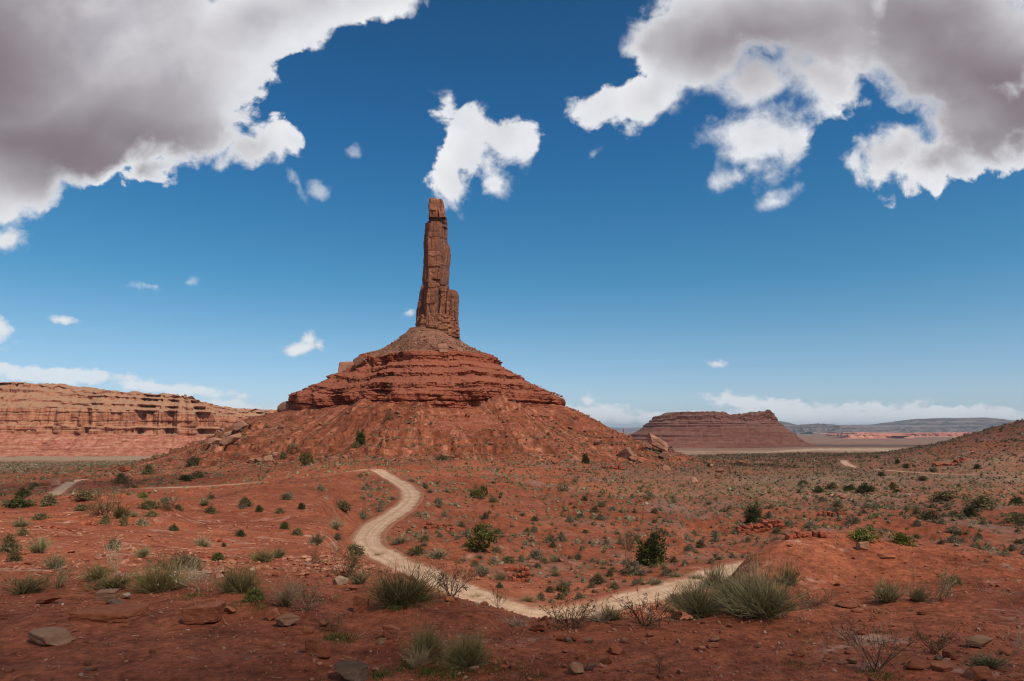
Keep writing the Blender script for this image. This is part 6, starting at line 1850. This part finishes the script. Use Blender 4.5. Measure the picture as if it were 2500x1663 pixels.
for i, (px, py, w, h, kd, lb, ct) in enumerate(TREES):
    x, y, z = hit(px, py)
    nm = {'tree': 'juniper_tree' if kd in ('juniper', 'juniper2', 'darktree') else 'desert_tree', 'thicket': 'thicket', 'dead tree': 'dead_tree'}.get(ct, 'bush')
    plant(nm, lib(kd, i % 3), (x, y, z + CZ - .02), w * y / F * 1.12, i * 1.3, lb, ct, 'trees and larger bushes in the valley', zs=min(1.6, max(.55, h / w / .78)))

# the low scrub scattered over slopes and plain: the nearest as bushes of their own, the rest as one mass
def scrub_points():
    r = np.random.default_rng(501)
    X_, Y_ = [], []
    for y0, y1, sp in ((14, 190, 1.5), (190, 340, 1.8), (340, 640, 2.8)):       # roughly even spacing, as the plants keep their distance
        gx, gy = np.meshgrid(np.arange(-.95 * y1, .95 * y1, sp), np.arange(y0, y1, sp))
        gx = gx.ravel() + r.uniform(-.5, .5, gx.size) * sp; gy = gy.ravel() + r.uniform(-.5, .5, gy.size) * sp
        m_ = np.abs(gx) < .95 * gy
        X_.append(gx[m_]); Y_.append(gy[m_])
    xs = np.concatenate(X_); ys = np.concatenate(Y_)
    d = np.hypot(xs, ys)
    rb, th = butte_polar(xs, ys)
    clump = fbm(xs / 14, ys / 14, octaves=3, seed=502); broad_ = fbm(xs / 60, ys / 60, octaves=3, seed=503)
    px = 1250 + F * xs / ys
    left = (px < 880 + 0 * ys) & (ys < 150)
    dens = np.where(left, 0.06 * sstep(ys, 16, 40), 0.95)
    dens = dens * (0.25 + 0.75 * sstep(clump + 0.6 * broad_, -0.45, 0.2))
    dens = dens * (1 + 0.5 * sstep(xs, 20, 60) * sstep(ys, 120, 190))
    dens = dens * np.interp(rb, [84, 95, 120, 150], [0.12, 0.55, 1.0, 1.1])
    dens = dens * sstep(road_dist(xs, ys), 0.3, 2.5)
    dens = dens * (1 - 0.6 * np.exp(-(((xs - 330) / 170) ** 2 + ((ys - 430) / 150) ** 2)))
    near_rim = (ys < 40) & ~left
    dens = np.where(near_rim & (ys < 30), 0.0, dens)
    keep = r.uniform(0, 1, len(xs)) < dens
    return xs[keep], ys[keep], r
xs, ys, r = scrub_points()
zs = ground_h(xs, ys)
ok = visible(xs, ys, zs, 1.1)
xs, ys, zs = xs[ok], ys[ok], zs[ok]
size = np.clip(0.42 + 0.26 * r.exponential(1, len(xs)), .42, 1.7) * (1 + 0.9 * sstep(ys, 170, 450))
size = np.where(ys < 60, np.minimum(size, .8), size)
roadside = road_dist(xs, ys) < 4.5
order = np.argsort(-np.where(np.abs(xs) < .745 * ys, size / ys, 0))
SCRUB = [('sage', 'p_sage'), ('olive', 'p_olive'), ('palem', 'p_pale')]
kinds = r.choice(3, len(xs), p=[.54, .35, .11])
kinds = np.where(roadside & (r.uniform(0, 1, len(xs)) < .40) & (ys > 60), 2, kinds)
NAMED = 300
SHRUB_MARKS = [('the two trunked juniper', 1170, 1346), ('the dense dark juniper', 1586, 1379), ('the crumbling red ledge', 1262, 1420), ('the long dark rock ledge', 1858, 1300), ('the bend of the road', 905, 1310), ('the top of the road', 930, 1150),
    ('the round juniper', 1172, 1219), ('the upper basin bushes', 1390, 1190), ('the right stretch of road', 1650, 1412), ('the pale tuft on the left slope', 489, 1335), ('the largest clump on the crest', 263, 1265), ('the thin left track', 500, 1190),
    ('the doubled dark bush', 771, 1330), ('the low red ledge', 1075, 1293), ('the wide grassy green bush', 636, 1374), ('the dead bare branches', 1529, 1398), ('the dark row on the scrub plain', 2060, 1200), ('the long leaning slab', 1608, 1108),
    ('the small dark basin shelf', 1305, 1192), ('the dark tree under the prow', 880, 1088), ('the broken ledge past the mound', 2030, 1258), ('the lower slope bush row', 596, 1238), ('the grey rounded basin bush', 1310, 1362), ('the olive bush below the wash', 2272, 1270)]
CN = ['small grey green shrub', 'small olive shrub', 'small pale grey shrub']
pick = order[:NAMED]
labels = locate([(xs[j], ys[j]) for j in pick], [int(kinds[j]) for j in pick], CN, SHRUB_MARKS)
for j, lb in zip(pick, labels):
    kd = SCRUB[kinds[j]][0]
    parts = lib(kd, int(r.integers(0, 5)))[:1]
    o = bpy.data.objects.new('desert_shrub', parts[0][1])
    o.location = (xs[j], ys[j], zs[j] + CZ - .03)
    o.scale = (size[j], size[j] * r.uniform(.8, 1.1), size[j] * r.uniform(.75, 1.15))
    o.rotation_euler = (0, 0, r.uniform(0, 6.28))
    link(o)
    tag(o, lb, 'shrub', CN[kinds[j]] + 's scattered over the slopes and basin')
def scrub_mass(name, idx, mat, seed, n_tri):
    rr = np.random.default_rng(seed)
    base = [mound(seed * 10 + k, n_tri, mat, .66, .13 if n_tri > 30 else .2, 1 if n_tri > 30 else 0) for k in range(10)]
    fac_ = base[0][1]; nv = len(base[0][0])
    B = np.array([b_[0] for b_ in base]); TT = np.array([b_[2] for b_ in base])
    k = rr.integers(0, 10, len(idx))
    a = rr.uniform(0, 6.28, len(idx)); c, s = np.cos(a)[:, None], np.sin(a)[:, None]
    b = B[k]
    sz = size[idx][:, None]
    X = (b[..., 0] * c - b[..., 1] * s) * sz + xs[idx][:, None]
    Y_ = (b[..., 0] * s + b[..., 1] * c) * sz + ys[idx][:, None]
    Z = b[..., 2] * sz * rr.uniform(.75, 1.15, len(idx))[:, None] + zs[idx][:, None] + CZ - .05
    V = np.stack([X, Y_, Z], -1).reshape(-1, 3)
    T = (fac_[None] + (np.arange(len(idx)) * nv)[:, None, None]).reshape(-1, 3)
    tint = np.clip(TT[k] + rr.normal(0, .18, len(idx))[:, None], 0, 1).reshape(-1)
    me = make_mesh(name, V, tris=T)
    attr(me, 'tint', tint)
    return tag(add_obj(name, me, M[mat]), kind='stuff')
rest = order[NAMED:]
for k in range(3):
    idx = rest[kinds[rest] == k]
    near = idx[ys[idx] < 180]; far = idx[ys[idx] >= 180]
    scrub_mass('scrub', near, SCRUB[k][1], 600 + k, 44)
    scrub_mass('scrub', far, SCRUB[k][1], 610 + k, 12)
print('scrub', len(xs), (ys < 180).sum())

# small fresh grass between the stones at the bottom, and dry stubble
def grass_mass(name, spots, mat, seed, blade=.05):
    rr = np.random.default_rng(seed)
    R_, D_, L_ = [], [], []
    for px, py, w, n in spots:
        x, y, z = hit(px, py)
        W_ = w * y / F
        gx = x + rr.normal(0, W_ / 3, n); gy = y + rr.normal(0, W_ / 2.2, n)
        R_.append(np.stack([gx, gy, ground_h(gx, gy) + CZ], -1))
        D_.append(cone_dirs(n, rr, rad(60))[0]); L_.append(rr.uniform(.5, 1.3, n) * blade)
    R_ = np.vstack(R_); D_ = np.vstack(D_); L_ = np.concatenate(L_)
    v, t, tt, _ = blades(R_, D_, L_, np.full(len(R_), .006), rr.normal(0, .12, (len(R_), 3)), 2, rr)
    me = pmesh(name, v, t, np.repeat(rr.uniform(0, 1, len(R_)), 6), mat)
    return tag(add_obj(name, me), kind='stuff')
grass_mass('grass', [(1100, 1650, 90, 420), (1048, 1642, 50, 180), (985, 1632, 50, 140), (1270, 1640, 100, 140), (1190, 1635, 70, 120), (1160, 1600, 60, 120), (470, 1456, 50, 200), (560, 1486, 60, 160), (640, 1480, 60, 160), (840, 1562, 60, 220), (815, 1558, 40, 160), (970, 1488, 30, 160), (930, 1650, 40, 160), (2150, 1652, 60, 160), (1790, 1500, 30, 80), (1950, 1630, 60, 100)], 'p_grass', 701)
xs2, ys2, r2 = in_view(2600, 5.4, 17, 702, power=.7)
D2, _ = cone_dirs(len(xs2), r2, rad(80), .5)
v, t, tt, _ = blades(np.stack([xs2, ys2, ground_h(xs2, ys2) + CZ], -1), D2, r2.uniform(.04, .16, len(xs2)), np.full(len(xs2), .005), r2.normal(0, .2, (len(xs2), 3)), 2, r2)
tag(add_obj('dry_grass', pmesh('dry_grass', v, t, np.repeat(r2.uniform(0, 1, len(xs2)), 6), 'p_straw')), kind='stuff')

# two slim marker posts beside the top of the road
for px, py, lb in ((825, 1142, 'thin pale marker post on the crest left of the road top'), (946, 1140, 'thin pale marker post at the roadside right of the road top')):
    x, y, z = hit(px, py)
    hgt = 14 * y / F
    v = np.array([(sx * .06, sy * .04, zz) for zz in (-.2, hgt * .97) for sx, sy in ((-1, -1), (1, -1), (1, 1), (-1, 1))] + [(0, 0, hgt)])
    q = [(0, 1, 5, 4), (1, 2, 6, 5), (2, 3, 7, 6), (3, 0, 4, 7)]
    me = make_mesh('marker_post', v, quads=q, tris=[(4, 5, 8), (5, 6, 8), (6, 7, 8), (7, 4, 8)])
    tag(add_obj('marker_post', me, M['p_white'], loc=(x, y, z + CZ)), lb, 'post')
    attr(me, 'tint', np.full(len(v), .6))
